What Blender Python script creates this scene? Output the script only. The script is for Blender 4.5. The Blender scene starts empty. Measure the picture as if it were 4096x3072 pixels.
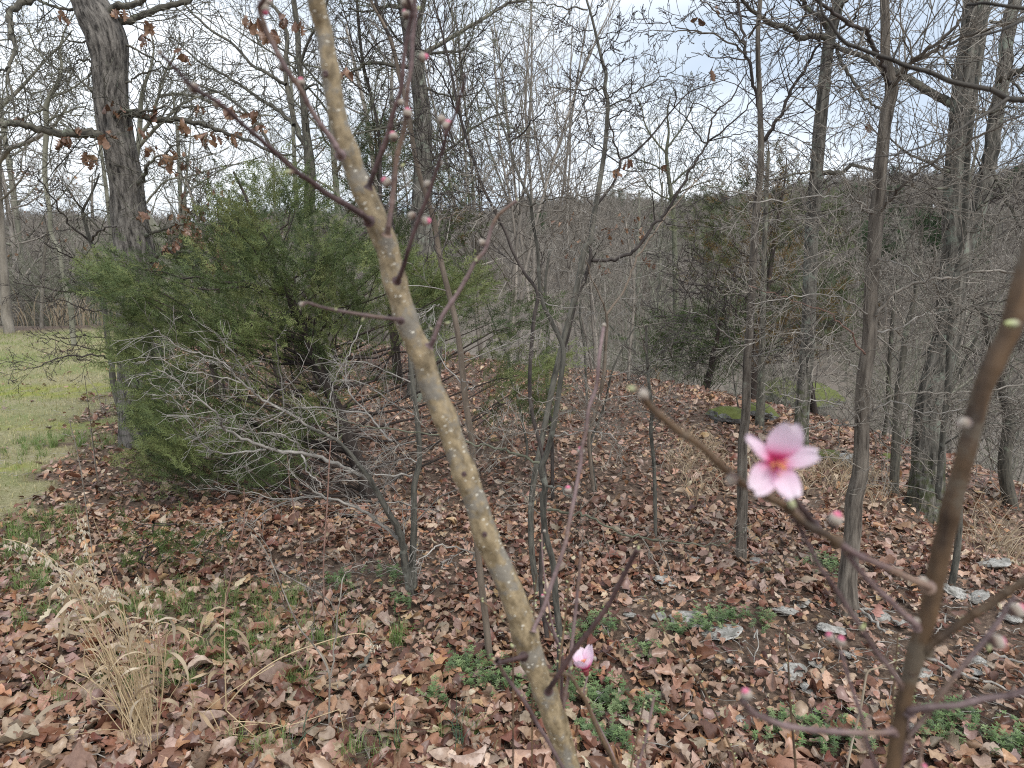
import bpy, math, random
import numpy as np
from mathutils import Vector, noise

random.seed(7); RNG = np.random.default_rng(7)
R = math.radians
scene = bpy.context.scene
COL = scene.collection

# ------------------------------------------------------------------ camera, world, sun, exposure
TILT = R(11.8); EYE = 1.6; FPX = 2736.0
cam_data = bpy.data.cameras.new('camera'); cam = bpy.data.objects.new('camera', cam_data); COL.objects.link(cam)
cam.location = (0, 0, EYE); cam.rotation_euler = (R(90) - TILT, 0, 0)
cam_data.sensor_width = 36; cam_data.lens = 36 * FPX / 4096; cam_data.clip_start = 0.02; cam_data.clip_end = 3000
cam_data.dof.use_dof = True; cam_data.dof.focus_distance = 3.2; cam_data.dof.aperture_fstop = 7.6
scene.camera = cam
world = bpy.data.worlds.new('World'); scene.world = world; world.use_nodes = True
wt = world.node_tree; wt.nodes.clear()
def wn(t): return wt.nodes.new(t)
w_out = wn('ShaderNodeOutputWorld'); w_bg = wn('ShaderNodeBackground'); w_sky = wn('ShaderNodeTexSky')
w_sky.sky_type = 'NISHITA'; w_sky.sun_disc = False; w_sky.sun_elevation = R(55); w_sky.sun_rotation = R(150)
w_bg.inputs['Strength'].default_value = 0.1
w_tc = wn('ShaderNodeTexCoord'); w_map = wn('ShaderNodeMapping'); w_map.inputs['Scale'].default_value = (1.3, 1.3, 3.6)
w_map.inputs['Location'].default_value = (0.3, 0.1, 0.2)
w_noi = wn('ShaderNodeTexNoise'); w_noi.inputs['Scale'].default_value = 1.4; w_noi.inputs['Detail'].default_value = 4
w_noi.inputs['Roughness'].default_value = 0.42
w_rmp = wn('ShaderNodeValToRGB')
w_rmp.color_ramp.elements[0].position = 0.40; w_rmp.color_ramp.elements[0].color = (0.47, 0.55, 0.655, 1)
w_rmp.color_ramp.elements[1].position = 0.60; w_rmp.color_ramp.elements[1].color = (0.84, 0.88, 0.93, 1)
w_scl = wn('ShaderNodeVectorMath'); w_scl.operation = 'SCALE'; w_scl.inputs['Scale'].default_value = 9.1
w_mix = wn('ShaderNodeMix'); w_mix.data_type = 'RGBA'; w_mix.inputs['Factor'].default_value = 0.93
wt.links.new(w_tc.outputs['Generated'], w_map.inputs['Vector']); wt.links.new(w_map.outputs['Vector'], w_noi.inputs['Vector'])
wt.links.new(w_noi.outputs['Fac'], w_rmp.inputs['Fac']); wt.links.new(w_rmp.outputs['Color'], w_scl.inputs[0])
wt.links.new(w_sky.outputs['Color'], w_mix.inputs[6]); wt.links.new(w_scl.outputs['Vector'], w_mix.inputs[7])
wt.links.new(w_mix.outputs[2], w_bg.inputs['Color']); wt.links.new(w_bg.outputs['Background'], w_out.inputs['Surface'])
sun_d = bpy.data.lights.new('sun', 'SUN'); sun_d.energy = 1.5; sun_d.angle = R(22); sun_d.color = (1, 0.96, 0.9)
sun = bpy.data.objects.new('sun', sun_d); COL.objects.link(sun)
_se, _sr = R(55), R(150)      # sun high, behind the camera
sun.rotation_euler = Vector((math.sin(_sr) * math.cos(_se), math.cos(_sr) * math.cos(_se), math.sin(_se))).to_track_quat('Z', 'Y').to_euler()
scene.view_settings.view_transform = 'Standard'; scene.view_settings.look = 'None'
scene.view_settings.exposure = 0.74; scene.view_settings.gamma = 1.0; scene.view_settings.use_curve_mapping = False
scene.cycles.max_bounces = 5; scene.cycles.diffuse_bounces = 3; scene.cycles.glossy_bounces = 1; scene.cycles.transmission_bounces = 2
scene.cycles.transparent_max_bounces = 4
scene.cycles.use_denoising = False
scene.cycles.pixel_filter_type = 'BLACKMAN_HARRIS'; scene.cycles.filter_width = 1.1

# ------------------------------------------------------------------ place geometry helpers
cT, sT = math.cos(TILT), math.sin(TILT)
def ray(sx, sy):
    u = (sx - 2048) / FPX; v = (1536 - sy) / FPX
    return np.array([u, cT + v * sT, -sT + v * cT])
def PY(sx, sy, Y):            # point seen at a pixel of the photograph, on the upright plane Y metres ahead
    d = ray(sx, sy); return np.array([0, 0, EYE]) + d * (Y / d[1])
def PD(sx, sy, D):            # same, at camera depth D
    return np.array([0, 0, EYE]) + ray(sx, sy) * D
CROPS = {'A': (0, 0, .6027), 'B': (1000, 0, .6027), 'C': (2000, 0, .6027), 'D': (2996, 0, .6027),
         'E': (0, 900, .6027), 'F': (1000, 1000, .6027), 'G': (2000, 1000, .6027), 'H': (2996, 1000, .6027),
         'I': (0, 2000, .6463), 'J': (1000, 2000, .6463), 'K': (2000, 2000, .6463), 'L': (2996, 2000, .6463),
         'M': (2450, 1500, .4219), 'N': (3000, 1900, .7066), 'O': (1900, 2100, .586), 'Q': (1400, 1300, .5425),
         'R': (1300, 0, .603), 'S': (600, 1300, .7234), 'U': (2900, 1500, .9455), 'W': (0, 0, 1.8517)}
def px(s):
    out = []; c = None
    for tok in s.split():
        if tok in CROPS: c = CROPS[tok]; new = True
        else:
            v = [float(q) for q in tok.split(',')]
            if new and out and math.hypot(c[0] + v[0] * c[2] - out[-1][0], c[1] + v[1] * c[2] - out[-1][1]) < 36: new = False; continue
            new = False
            out.append([c[0] + v[0] * c[2], c[1] + v[1] * c[2]] + ([v[2] * c[2]] if len(v) > 2 else []))
    return out

# ------------------------------------------------------------------ terrain
def smooth(t): t = np.clip(t, 0, 1); return t * t * (3 - 2 * t)
def softplus(s, k): return k * np.log1p(np.exp(np.clip(s / k, -30, 30)))
def crest_x(y): return np.interp(y, [0, 2.6, 3.1, 3.5, 3.8, 4.8, 6.2, 7.7, 9], [3.6, 3.0, 2.6, 2.3, 2.15, 2.2, 2.1, 1.9, 1.5])
def H(x, y):
    x = np.asarray(x, float); y = np.asarray(y, float)
    s = x - crest_x(y) - 0.1
    back = np.interp(x, [-5, -2.5, 0, 2], [14.5, 12.5, 10.0, 9.2])
    sb = y - back
    d = np.interp(y, [4.2, 5.6], [.50, .24]) * softplus(s, 0.2) + 0.26 * softplus(s - 3, 0.8) + 0.42 * softplus(sb, 0.7)
    near = -np.minimum(d, 14 + 0 * d)
    near = near + 0.018 * np.sin(x * 2.1 + y * 1.3) * np.sin(y * 1.7 - x) + 0.03 * np.sin(x * .7 + 1) * np.sin(y * .6) + 0.008 * np.sin(x * 7 + 3) * np.sin(y * 6.1)
    r = np.hypot(x, y); az = np.degrees(np.arctan2(x, np.maximum(y, 1e-6) * np.sign(np.where(y == 0, 1, y)) if False else y))
    ang = np.interp(az, [-180, -40, -15, 5, 37, 60, 180], [.6, .6, 1.6, 2.7, 4.6, 4.6, .6])
    top = 1.6 + 260 * np.tan(np.radians(ang)) - 10 + 1.6 * np.sin(az * .31) + .8 * np.sin(az * .9)
    far = near + (top - near) * smooth((r - 55) / 205)
    far = far + 0.9 * np.sin(x * .045 + 1) * np.sin(y * .04) * smooth((r - 60) / 80)
    return np.where(r > 55, far, near)
def Hs(x, y): return float(H(x, y))
def G(sx, sy):                # where the ray of a pixel meets the ground
    d = ray(sx, sy); t = 0.5
    for _ in range(4000):
        p = np.array([0, 0, EYE]) + d * t
        h = p[2] - Hs(p[0], p[1])
        if h < 0.002 or t > 60: break
        t += max(0.004, h * 0.35)
    return p

# ------------------------------------------------------------------ mesh helpers
def link(o, parent=None):
    COL.objects.link(o)
    if parent is not None: o.parent = parent
    return o
def tag(o, label=None, cat=None, group=None, kind=None):
    if label: o['label'] = label
    if cat: o['category'] = cat
    if group: o['group'] = group
    if kind: o['kind'] = kind
    return o
def mesh(name, V, F, attrs=None, sm=True):
    """V (n,3), F list of (m,k) int arrays"""
    me = bpy.data.meshes.new(name); V = np.asarray(V, np.float32)
    if not isinstance(F, list): F = [F]
    F = [np.asarray(f, np.int32) for f in F if len(f)]
    me.vertices.add(len(V)); me.vertices.foreach_set('co', V.ravel())
    idx = np.concatenate([f.ravel() for f in F]); cnt = np.concatenate([np.full(len(f), f.shape[1], np.int32) for f in F])
    st = np.concatenate([[0], np.cumsum(cnt)[:-1]]).astype(np.int32)
    me.loops.add(len(idx)); me.loops.foreach_set('vertex_index', idx)
    me.polygons.add(len(cnt)); me.polygons.foreach_set('loop_start', st); me.polygons.foreach_set('loop_total', cnt)
    if sm: me.polygons.foreach_set('use_smooth', np.ones(len(cnt), bool))
    me.update(calc_edges=True)
    for k, a in (attrs or {}).items():
        a = np.asarray(a, np.float32)
        if a.ndim == 1:
            at = me.attributes.new(k, 'FLOAT', 'POINT'); at.data.foreach_set('value', a)
        else:
            at = me.attributes.new(k, 'FLOAT_VECTOR', 'POINT'); at.data.foreach_set('vector', a.ravel())
    return me
def obj(name, me, mat=None, parent=None):
    o = bpy.data.objects.new(name, me)
    if mat is not None and len(me.materials) == 0: me.materials.append(mat)
    return link(o, parent)
def empty(name, loc, label, cat, group=None):
    o = bpy.data.objects.new(name, None); o.location = [float(v) for v in loc]; o.empty_display_size = .05
    link(o); return tag(o, label, cat, group)

class Tubes:
    def __init__(s): s.items = []
    def add(s, P, rad, sides=3):
        P = np.asarray(P, float)
        if np.ndim(rad) == 0: rad = np.full(len(P), rad)
        elif len(rad) != len(P): rad = np.interp(np.linspace(0, 1, len(P)), np.linspace(0, 1, len(rad)), rad)
        s.items.append((P, np.asarray(rad, float), sides))
    def data(s, org=(0, 0, 0)):
        groups = {}
        for P, r, k in s.items: groups.setdefault((len(P), k), []).append((P, r))
        Vs, Fs, Bs, Ts = [], [], [], []; off = 0
        for (n, k), L in groups.items():
            P = np.array([a for a, _ in L]); r = np.array([b for _, b in L]); M = len(L)
            t = np.gradient(P, axis=1); t /= np.linalg.norm(t, axis=2, keepdims=True) + 1e-9
            mean = P[:, -1] - P[:, 0]; mean /= np.linalg.norm(mean, axis=1, keepdims=True) + 1e-9
            ref = np.where(np.abs(mean[:, 2:3]) > .75, np.array([[0.31, .95, 0]]), np.array([[0, 0, 1.]]))[:, None, :]
            N = np.cross(np.broadcast_to(ref, t.shape), t); N /= np.linalg.norm(N, axis=2, keepdims=True) + 1e-9
            B = np.cross(t, N)
            th = np.arange(k) * 2 * math.pi / k
            c, sn = np.cos(th), np.sin(th)
            V = P[:, :, None, :] + r[:, :, None, None] * (N[:, :, None, :] * c[None, None, :, None] + B[:, :, None, :] * sn[None, None, :, None])
            ln = np.concatenate([np.zeros((M, 1)), np.cumsum(np.linalg.norm(np.diff(P, axis=1), axis=2), axis=1)], 1)
            bk = np.stack([np.broadcast_to(r[:, :, None] * c, (M, n, k)), np.broadcast_to(r[:, :, None] * sn, (M, n, k)), np.broadcast_to(ln[:, :, None], (M, n, k))], -1)
            bk = bk + RNG.random((M, 1, 1, 3)) * 20
            i = np.arange(n - 1)[:, None]; j = np.arange(k)[None, :]; j2 = (j + 1) % k
            f = np.stack([i * k + j, i * k + j2, (i + 1) * k + j2, (i + 1) * k + j], -1).reshape(-1, 4)
            F = (f[None] + (np.arange(M) * n * k)[:, None, None]).reshape(-1, 4) + off
            Vs.append(V.reshape(-1, 3)); Fs.append(F); Bs.append(bk.reshape(-1, 3)); Ts.append(np.repeat(RNG.random(M), n * k)); off += M * n * k
        return np.concatenate(Vs) - np.asarray(org), np.concatenate(Fs), np.concatenate(Bs), np.concatenate(Ts)
    def build(s, name, mat, parent=None, org=None):
        if org is None: org = tuple(parent.location) if parent is not None else (0, 0, 0)
        V, F, B, T = s.data(org)
        return obj(name, mesh(name, V, F, {'bark': B, 'tint': T}), mat, parent)

def smoothline(P, m=4, jit=0.0):
    """Catmull-Rom through the points"""
    P = np.asarray(P, float)
    if len(P) < 3: 
        t = np.linspace(0, 1, m + 1)[:, None]; Q = P[0] * (1 - t) + P[-1] * t
    else:
        E = np.vstack([2 * P[0] - P[1], P, 2 * P[-1] - P[-2]]); out = []
        for i in range(1, len(E) - 2):
            p0, p1, p2, p3 = E[i - 1], E[i], E[i + 1], E[i + 2]
            for t in np.arange(m) / m:
                out.append(.5 * ((2 * p1) + (-p0 + p2) * t + (2 * p0 - 5 * p1 + 4 * p2 - p3) * t * t + (-p0 + 3 * p1 - 3 * p2 + p3) * t ** 3))
        out.append(P[-1]); Q = np.array(out)
    if jit:
        k = RNG.normal(0, jit, Q.shape); k[0] = 0; k[-1] *= .3; Q = Q + k
    return Q
def trace(s, Y0, Y1=None, w0=10, w1=None, m=4, jit=0.0, depth=False):
    """polyline in the place from pixels of the photograph; returns points and radii (widths in photograph pixels)"""
    q = px(s); Y1 = Y0 if Y1 is None else Y1; w1 = w0 if w1 is None else w1
    n = len(q); P = []; W = []
    f = PD if depth else PY
    for i, a in enumerate(q):
        t = i / max(1, n - 1); P.append(f(a[0], a[1], Y0 + (Y1 - Y0) * t)); W.append(a[2] if len(a) > 2 else w0 + (w1 - w0) * t)
    P = np.array(P); dep = (P - [0, 0, EYE]) @ np.array([0, cT, -sT])
    rad = np.array(W) / 2 * dep / FPX
    S = smoothline(P, m, jit)
    return S, np.interp(np.linspace(0, n - 1, len(S)), np.arange(n), rad)

# ------------------------------------------------------------------ twig growth
def vperp(d):
    a = Vector((random.uniform(-1, 1), random.uniform(-1, 1), random.uniform(-1, 1))); a = a - d * a.dot(d)
    return a.normalized() if a.length > 1e-4 else Vector((1, 0, 0))
def grow(T, p, d, L, r, lev, o):
    """one shoot and its side shoots. o: options dict"""
    n = o['seg'][lev]; pts = [p.copy()]; dirs = []
    wa = o['wander'][lev]; st = L / n
    for i in range(n):
        d = d + Vector((random.gauss(0, wa), random.gauss(0, wa), random.gauss(0, wa) + o['up'][lev])); d.normalize()
        p = p + d * st; pts.append(p.copy()); dirs.append(d.copy())
    r1 = max(r * o['taper'][lev], o['rmin'] * .7)
    rr = [max(o['rmin'], r + (r1 - r) * (i / n)) for i in range(n + 1)]; rr[-1] = max(rr[-1] * .6, o['rmin'] * .6)
    o['out'][lev].add([(v.x, v.y, v.z) for v in pts], rr, o['sides'][lev])
    if lev + 1 < len(o['n']):
        c = o['n'][lev + 1]; c = max(0, int(random.gauss(c, c * .2) + .5)); side = random.choice((-1, 1))
        for k in range(c):
            t = o['from'][lev] + (1 - o['from'][lev]) * ((k + random.random() * .8) / max(1, c)); t = min(t, .999)
            i = min(int(t * n), n - 1); f = t * n - i
            q = pts[i].lerp(pts[i + 1], f); dd = dirs[i]
            ax = vperp(dd)
            if o.get('flat') and lev > 0: # alternate in a plane
                pl = Vector((0, 0, 1)).cross(dd); 
                if pl.length > .2: ax = (pl.normalized() * side + ax * .45).normalized(); side = -side
            a = R(random.gauss(o['ang'][lev + 1], 9))
            cd = dd * math.cos(a) + ax * math.sin(a)
            l2 = L * o['len'][lev + 1] * (1.15 - .6 * t) * random.uniform(.6, 1.25)
            grow(T, q, cd, l2, max(o['rmin'], rr[i] * o['rr'][lev + 1]), lev + 1, o)
def opts(out, **k):
    o = dict(n=[1, 9, 7, 5, 4], seg=[7, 6, 5, 4, 3], wander=[.06, .14, .2, .22, .25], up=[.05, .05, .03, .02, .02], taper=[.4, .3, .35, .4, .5],
             sides=[8, 5, 3, 3, 3], ang=[0, 55, 48, 45, 45], len=[1, .5, .5, .45, .45], rr=[1, .45, .5, .55, .6], rmin=.002, **{'from': [.3, .25, .2, .15, .1]})
    o.update(k); o['out'] = out; return o
def twigs_on(T, P, r0, r1, n, length, levels=3, rmin=.0012, ang=46, up=.02, wander=.2, start=.1, plane=None, nch=3):
    """side twigs along a finished branch P"""
    P = [Vector(q) for q in P]; N = len(P) - 1
    o = opts([T] * 4, n=[1, nch, nch, 3][:levels], seg=[5, 3, 3, 2], wander=[wander * .75] * 4, up=[up] * 4, taper=[.45, .5, .6, .7], sides=[3, 3, 3, 3],
             ang=[ang, 40, 40, 40], len=[1, .5, .5, .4], rr=[1, .6, .7, .7], rmin=rmin, **{'from': [.2, .15, .1, .1]})
    side = 1
    for k in range(n):
        t = start + (1 - start) * ((k + random.random() * .9) / n); i = min(int(t * N), N - 1); q = P[i].lerp(P[i + 1], t * N - i)
        dd = (P[i + 1] - P[i]).normalized(); ax = vperp(dd)
        # mostly seen from the side: spread across the view as well as in depth
        pl = Vector((0, 1, 0)).cross(dd)
        if pl.length > .2: ax = (pl.normalized() * side * 1.1 + ax * .8).normalized()
        side = -side
        a = R(random.gauss(ang, 10)); cd = dd * math.cos(a) + ax * math.sin(a)
        r = (r0 + (r1 - r0) * t)
        grow(T, q, cd, length * random.uniform(.5, 1.25) * (1.15 - .5 * t), max(rmin, min(r * .45, length * .009)), 0, o)

# ------------------------------------------------------------------ materials
def newmat(name):
    m = bpy.data.materials.new(name); m.use_nodes = True; nt = m.node_tree; b = nt.nodes['Principled BSDF']; return m, nt, b
def ramp(nt, stops, inp):
    r = nt.nodes.new('ShaderNodeValToRGB'); e = r.color_ramp.elements
    while len(e) < len(stops): e.new(.5)
    for i, (p, c) in enumerate(stops): e[i].position = p; e[i].color = (*c, 1)
    nt.links.new(inp, r.inputs['Fac']); return r
def nz(nt, vec, scale, detail=3, rough=.55):
    n = nt.nodes.new('ShaderNodeTexNoise'); n.inputs['Scale'].default_value = scale; n.inputs['Detail'].default_value = detail; n.inputs['Roughness'].default_value = rough
    if vec is not None: nt.links.new(vec, n.inputs['Vector'])
    return n
def attr(nt, name):
    a = nt.nodes.new('ShaderNodeAttribute'); a.attribute_name = name; return a
def mixc(nt, fac, a, b):
    m = nt.nodes.new('ShaderNodeMix'); m.data_type = 'RGBA'
    for s, v in ((m.inputs['Factor'], fac), (m.inputs[6], a), (m.inputs[7], b)):
        if hasattr(v, 'links'): nt.links.new(v, s)
        elif isinstance(v, tuple): s.default_value = (*v, 1)
        else: s.default_value = v
    return m.outputs[2]
def bark(name, dark, light, lichen=None, lic=0.55, ridge=28, stretch=.16, bump=.6, dist=.01, rough=.9, lsc=9):
    m, nt, b = newmat(name); a = attr(nt, 'bark')
    mp = nt.nodes.new('ShaderNodeMapping'); mp.inputs['Scale'].default_value = (1, 1, stretch); nt.links.new(a.outputs['Vector'], mp.inputs['Vector'])
    n1 = nz(nt, mp.outputs['Vector'], ridge, 5, .65)
    r1 = ramp(nt, [(.36, dark), (.5, tuple((d + l) / 2 for d, l in zip(dark, light))), (.66, light)], n1.outputs['Fac'])
    col = r1.outputs['Color']
    if lichen:
        n2 = nz(nt, a.outputs['Vector'], lsc, 6, .7); r2 = ramp(nt, [(lic, (0, 0, 0)), (lic + .09, (.8, .8, .8))], n2.outputs['Fac'])
        col = mixc(nt, r2.outputs['Color'], col, lichen)
    t = attr(nt, 'tint'); hsv = nt.nodes.new('ShaderNodeHueSaturation'); mm = nt.nodes.new('ShaderNodeMapRange')
    mm.inputs['To Min'].default_value = .75; mm.inputs['To Max'].default_value = 1.25; nt.links.new(t.outputs['Fac'], mm.inputs['Value'])
    nt.links.new(mm.outputs['Result'], hsv.inputs['Value']); nt.links.new(col, hsv.inputs['Color']); nt.links.new(hsv.outputs['Color'], b.inputs['Base Color'])
    b.inputs['Roughness'].default_value = rough
    if bump:
        bp = nt.nodes.new('ShaderNodeBump'); bp.inputs['Strength'].default_value = bump; bp.inputs['Distance'].default_value = dist
        nt.links.new(n1.outputs['Fac'], bp.inputs['Height']); nt.links.new(bp.outputs['Normal'], b.inputs['Normal'])
    return m
M = {}
M['oak'] = bark('oak_bark', (.024, .02, .017), (.27, .245, .215), (.17, .18, .125), .60, 40, .26, 1, .02)
M['oak_lichen'] = bark('lichen_oak_bark', (.03, .028, .022), (.235, .215, .18), (.26, .29, .23), .54, 40, .16, .9, .02)
M['sapling_brown'] = bark('sapling_bark', (.06, .048, .038), (.25, .215, .175), (.30, .30, .24), .62, 60, .12, .7, .006)
M['sapling_grey'] = bark('grey_bark', (.045, .042, .034), (.175, .165, .135), (.30, .31, .26), .58, 60, .2, .4, .003)
M['smooth_tan'] = bark('smooth_tan_bark', (.15, .115, .085), (.30, .24, .185), (.32, .29, .24), .62, 40, .2, .3, .002)
M['limb'] = bark('limb_bark', (.045, .042, .034), (.17, .155, .12), (.24, .26, .19), .56, 45, .2, .5, .006)
M['dark_twig'] = bark('dark_twig_bark', (.03, .024, .022), (.10, .082, .072), None, 0, 60, .3, 0)
M['grey_twig'] = bark('grey_twig_bark', (.12, .105, .085), (.34, .305, .26), None, 0, 60, .3, 0)
M['pale_twig'] = bark('pale_twig_bark', (.16, .145, .125), (.42, .39, .35), None, 0, 60, .3, 0)
M['green_twig'] = bark('mossy_twig_bark', (.07, .07, .045), (.21, .215, .15), None, 0, 60, .3, 0)
M['red_twig'] = bark('red_shoot_bark', (.16, .085, .065), (.34, .21, .165), None, 0, 60, .3, 0)
M['far_bark'] = bark('far_tree_bark', (.15, .13, .11), (.36, .32, .275), None, 0, 8, .3, 0)
M['far_pale'] = bark('far_pale_tree_bark', (.12, .118, .088), (.28, .27, .21), None, 0, 8, .3, 0)
M['purple_twig'] = bark('peach_twig_bark', (.085, .05, .048), (.27, .19, .185), (.20, .13, .085), .52, 90, .25, .3, .0008, .6)
M['dark_peach'] = bark('dark_peach_twig_bark', (.035, .02, .02), (.115, .065, .06), None, 0, 90, .25, .3, .0008, .6)
M['brown_peach'] = bark('brown_peach_stem_bark', (.05, .03, .018), (.185, .11, .055), (.15, .12, .085), .54, 70, .3, .6, .0015, .65, 30)
M['dark_branch'] = bark('dark_branch_bark', (.02, .017, .015), (.085, .075, .062), (.14, .14, .11), .6, 60, .3, .3, .001)
M['peach'] = bark('peach_trunk_bark', (.13, .095, .05), (.37, .285, .17), (.19, .175, .15), .50, 120, .6, .8, .0016, .6, 38)

def mossy(src, name, ztop):
    m = M[src].copy(); m.name = name; nt = m.node_tree; b = nt.nodes['Principled BSDF']; l = b.inputs['Base Color'].links[0].from_socket
    tc = nt.nodes.new('ShaderNodeTexCoord'); sp = nt.nodes.new('ShaderNodeSeparateXYZ'); nt.links.new(tc.outputs['Object'], sp.inputs[0]); n = nz(nt, tc.outputs['Object'], 9, 5, .7)
    ma = nt.nodes.new('ShaderNodeMath'); ma.operation = 'MULTIPLY_ADD'; nt.links.new(n.outputs['Fac'], ma.inputs[0]); ma.inputs[1].default_value = -ztop * 2.4; nt.links.new(sp.outputs['Z'], ma.inputs[2])
    r = ramp(nt, [(0, (1, 1, 1)), (.12, (0, 0, 0))], ma.outputs[0]); ad = nt.nodes.new('ShaderNodeMath'); ad.operation = 'ADD'; nt.links.new(ma.outputs[0], ad.inputs[0]); ad.inputs[1].default_value = ztop * .45; nt.links.new(ad.outputs[0], r.inputs['Fac'])
    n3 = nz(nt, tc.outputs['Object'], 22, 5, .7); mk = nt.nodes.new('ShaderNodeMath'); mk.operation = 'MULTIPLY'; nt.links.new(r.outputs['Color'], mk.inputs[0]); nt.links.new(ramp(nt, [(.45, (0, 0, 0)), (.6, (.8, .8, .8))], n3.outputs['Fac']).outputs['Color'], mk.inputs[1])
    nt.links.new(mixc(nt, mk.outputs[0], l, (.07, .085, .025)), b.inputs['Base Color']); return m
M['moss_oak'] = mossy('oak_lichen', 'mossy_foot_bark', .42); M['moss_trunk'] = mossy('oak_lichen', 'mossy_trunk_bark', .6)
def plain(name, col, rough=.7, trans=0, attrc=None, spec=None):
    m, nt, b = newmat(name)
    if attrc:
        a = attr(nt, attrc); nt.links.new(a.outputs['Color'], b.inputs['Base Color'])
    else: b.inputs['Base Color'].default_value = (*col, 1)
    b.inputs['Roughness'].default_value = rough
    if spec is not None: b.inputs['Specular IOR Level'].default_value = spec
    if trans:
        tr = nt.nodes.new('ShaderNodeBsdfTranslucent'); mx = nt.nodes.new('ShaderNodeMixShader'); mx.inputs[0].default_value = trans
        if attrc: nt.links.new(a.outputs['Color'], tr.inputs['Color'])
        else: tr.inputs['Color'].default_value = (*col, 1)
        nt.links.new(b.outputs[0], mx.inputs[1]); nt.links.new(tr.outputs[0], mx.inputs[2])
        nt.links.new(mx.outputs[0], nt.nodes['Material Output'].inputs['Surface'])
    return m
M['blade'] = plain('grass_blade', None, .6, .25, 'col')
M['cedar'] = plain('cedar_foliage', None, .65, .15, 'col', .3)
M['weed'] = plain('weed_leaf', None, .55, .2, 'col')
def leafmat(name, rough):
    m, nt, b = newmat(name); a = attr(nt, 'col'); l = attr(nt, 'lc')
    n = nz(nt, l.outputs['Vector'], 55, 4, .65); r = ramp(nt, [(.3, (.62, .58, .56)), (.55, (1, 1, 1)), (.75, (1.0, .98, .95))], n.outputs['Fac'])
    mm = nt.nodes.new('ShaderNodeMix'); mm.data_type = 'RGBA'; mm.blend_type = 'MULTIPLY'; mm.inputs['Factor'].default_value = .9
    nt.links.new(a.outputs['Color'], mm.inputs[6]); nt.links.new(r.outputs['Color'], mm.inputs[7]); nt.links.new(mm.outputs[2], b.inputs['Base Color'])
    b.inputs['Roughness'].default_value = rough; b.inputs['Specular IOR Level'].default_value = .55
    bp = nt.nodes.new('ShaderNodeBump'); bp.inputs['Strength'].default_value = .35; bp.inputs['Distance'].default_value = .002
    nt.links.new(n.outputs['Fac'], bp.inputs['Height']); nt.links.new(bp.outputs['Normal'], b.inputs['Normal'])
    tr = nt.nodes.new('ShaderNodeBsdfTranslucent'); mx = nt.nodes.new('ShaderNodeMixShader'); mx.inputs[0].default_value = .12
    nt.links.new(mm.outputs[2], tr.inputs['Color']); nt.links.new(b.outputs[0], mx.inputs[1]); nt.links.new(tr.outputs[0], mx.inputs[2])
    nt.links.new(mx.outputs[0], nt.nodes['Material Output'].inputs['Surface']); return m
M['leaf'] = leafmat('dead_leaf', .4)
def groundmat():
    m, nt, b = newmat('forest_floor'); tc = nt.nodes.new('ShaderNodeTexCoord'); P = tc.outputs['Object']
    n1 = nz(nt, P, 38, 8, .75); n2 = nz(nt, P, 1.1, 4, .6); n3 = nz(nt, P, 5, 5, .6)
    soil = ramp(nt, [(.3, (.035, .022, .015)), (.48, (.115, .075, .052)), (.6, (.20, .14, .10)), (.72, (.29, .22, .165))], n1.outputs['Fac']).outputs['Color']
    lawn = ramp(nt, [(.3, (.12, .11, .05)), (.5, (.29, .26, .14)), (.68, (.44, .39, .25))], n1.outputs['Fac']).outputs['Color']
    green = mixc(nt, ramp(nt, [(.42, (0, 0, 0)), (.62, (.7, .7, .7))], n2.outputs['Fac']).outputs['Color'], lawn, (.15, .20, .045))
    la = attr(nt, 'lawn'); fa = attr(nt, 'far'); mo = attr(nt, 'moss')
    c = mixc(nt, la.outputs['Fac'], soil, green)
    msk = nt.nodes.new('ShaderNodeMath'); msk.operation = 'MULTIPLY'; nt.links.new(mo.outputs['Fac'], msk.inputs[0])
    nt.links.new(ramp(nt, [(.4, (0, 0, 0)), (.56, (1, 1, 1))], n3.outputs['Fac']).outputs['Color'], msk.inputs[1])
    c = mixc(nt, msk.outputs[0], c, (.26, .27, .05))
    c = mixc(nt, fa.outputs['Fac'], c, mixc(nt, n3.outputs['Fac'], (.13, .11, .09), (.24, .20, .165)))
    nt.links.new(c, b.inputs['Base Color']); b.inputs['Roughness'].default_value = .95
    bp = nt.nodes.new('ShaderNodeBump'); bp.inputs['Strength'].default_value = .8; bp.inputs['Distance'].default_value = .02
    nt.links.new(n1.outputs['Fac'], bp.inputs['Height']); nt.links.new(bp.outputs['Normal'], b.inputs['Normal'])
    return m
M['ground'] = groundmat()
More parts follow.
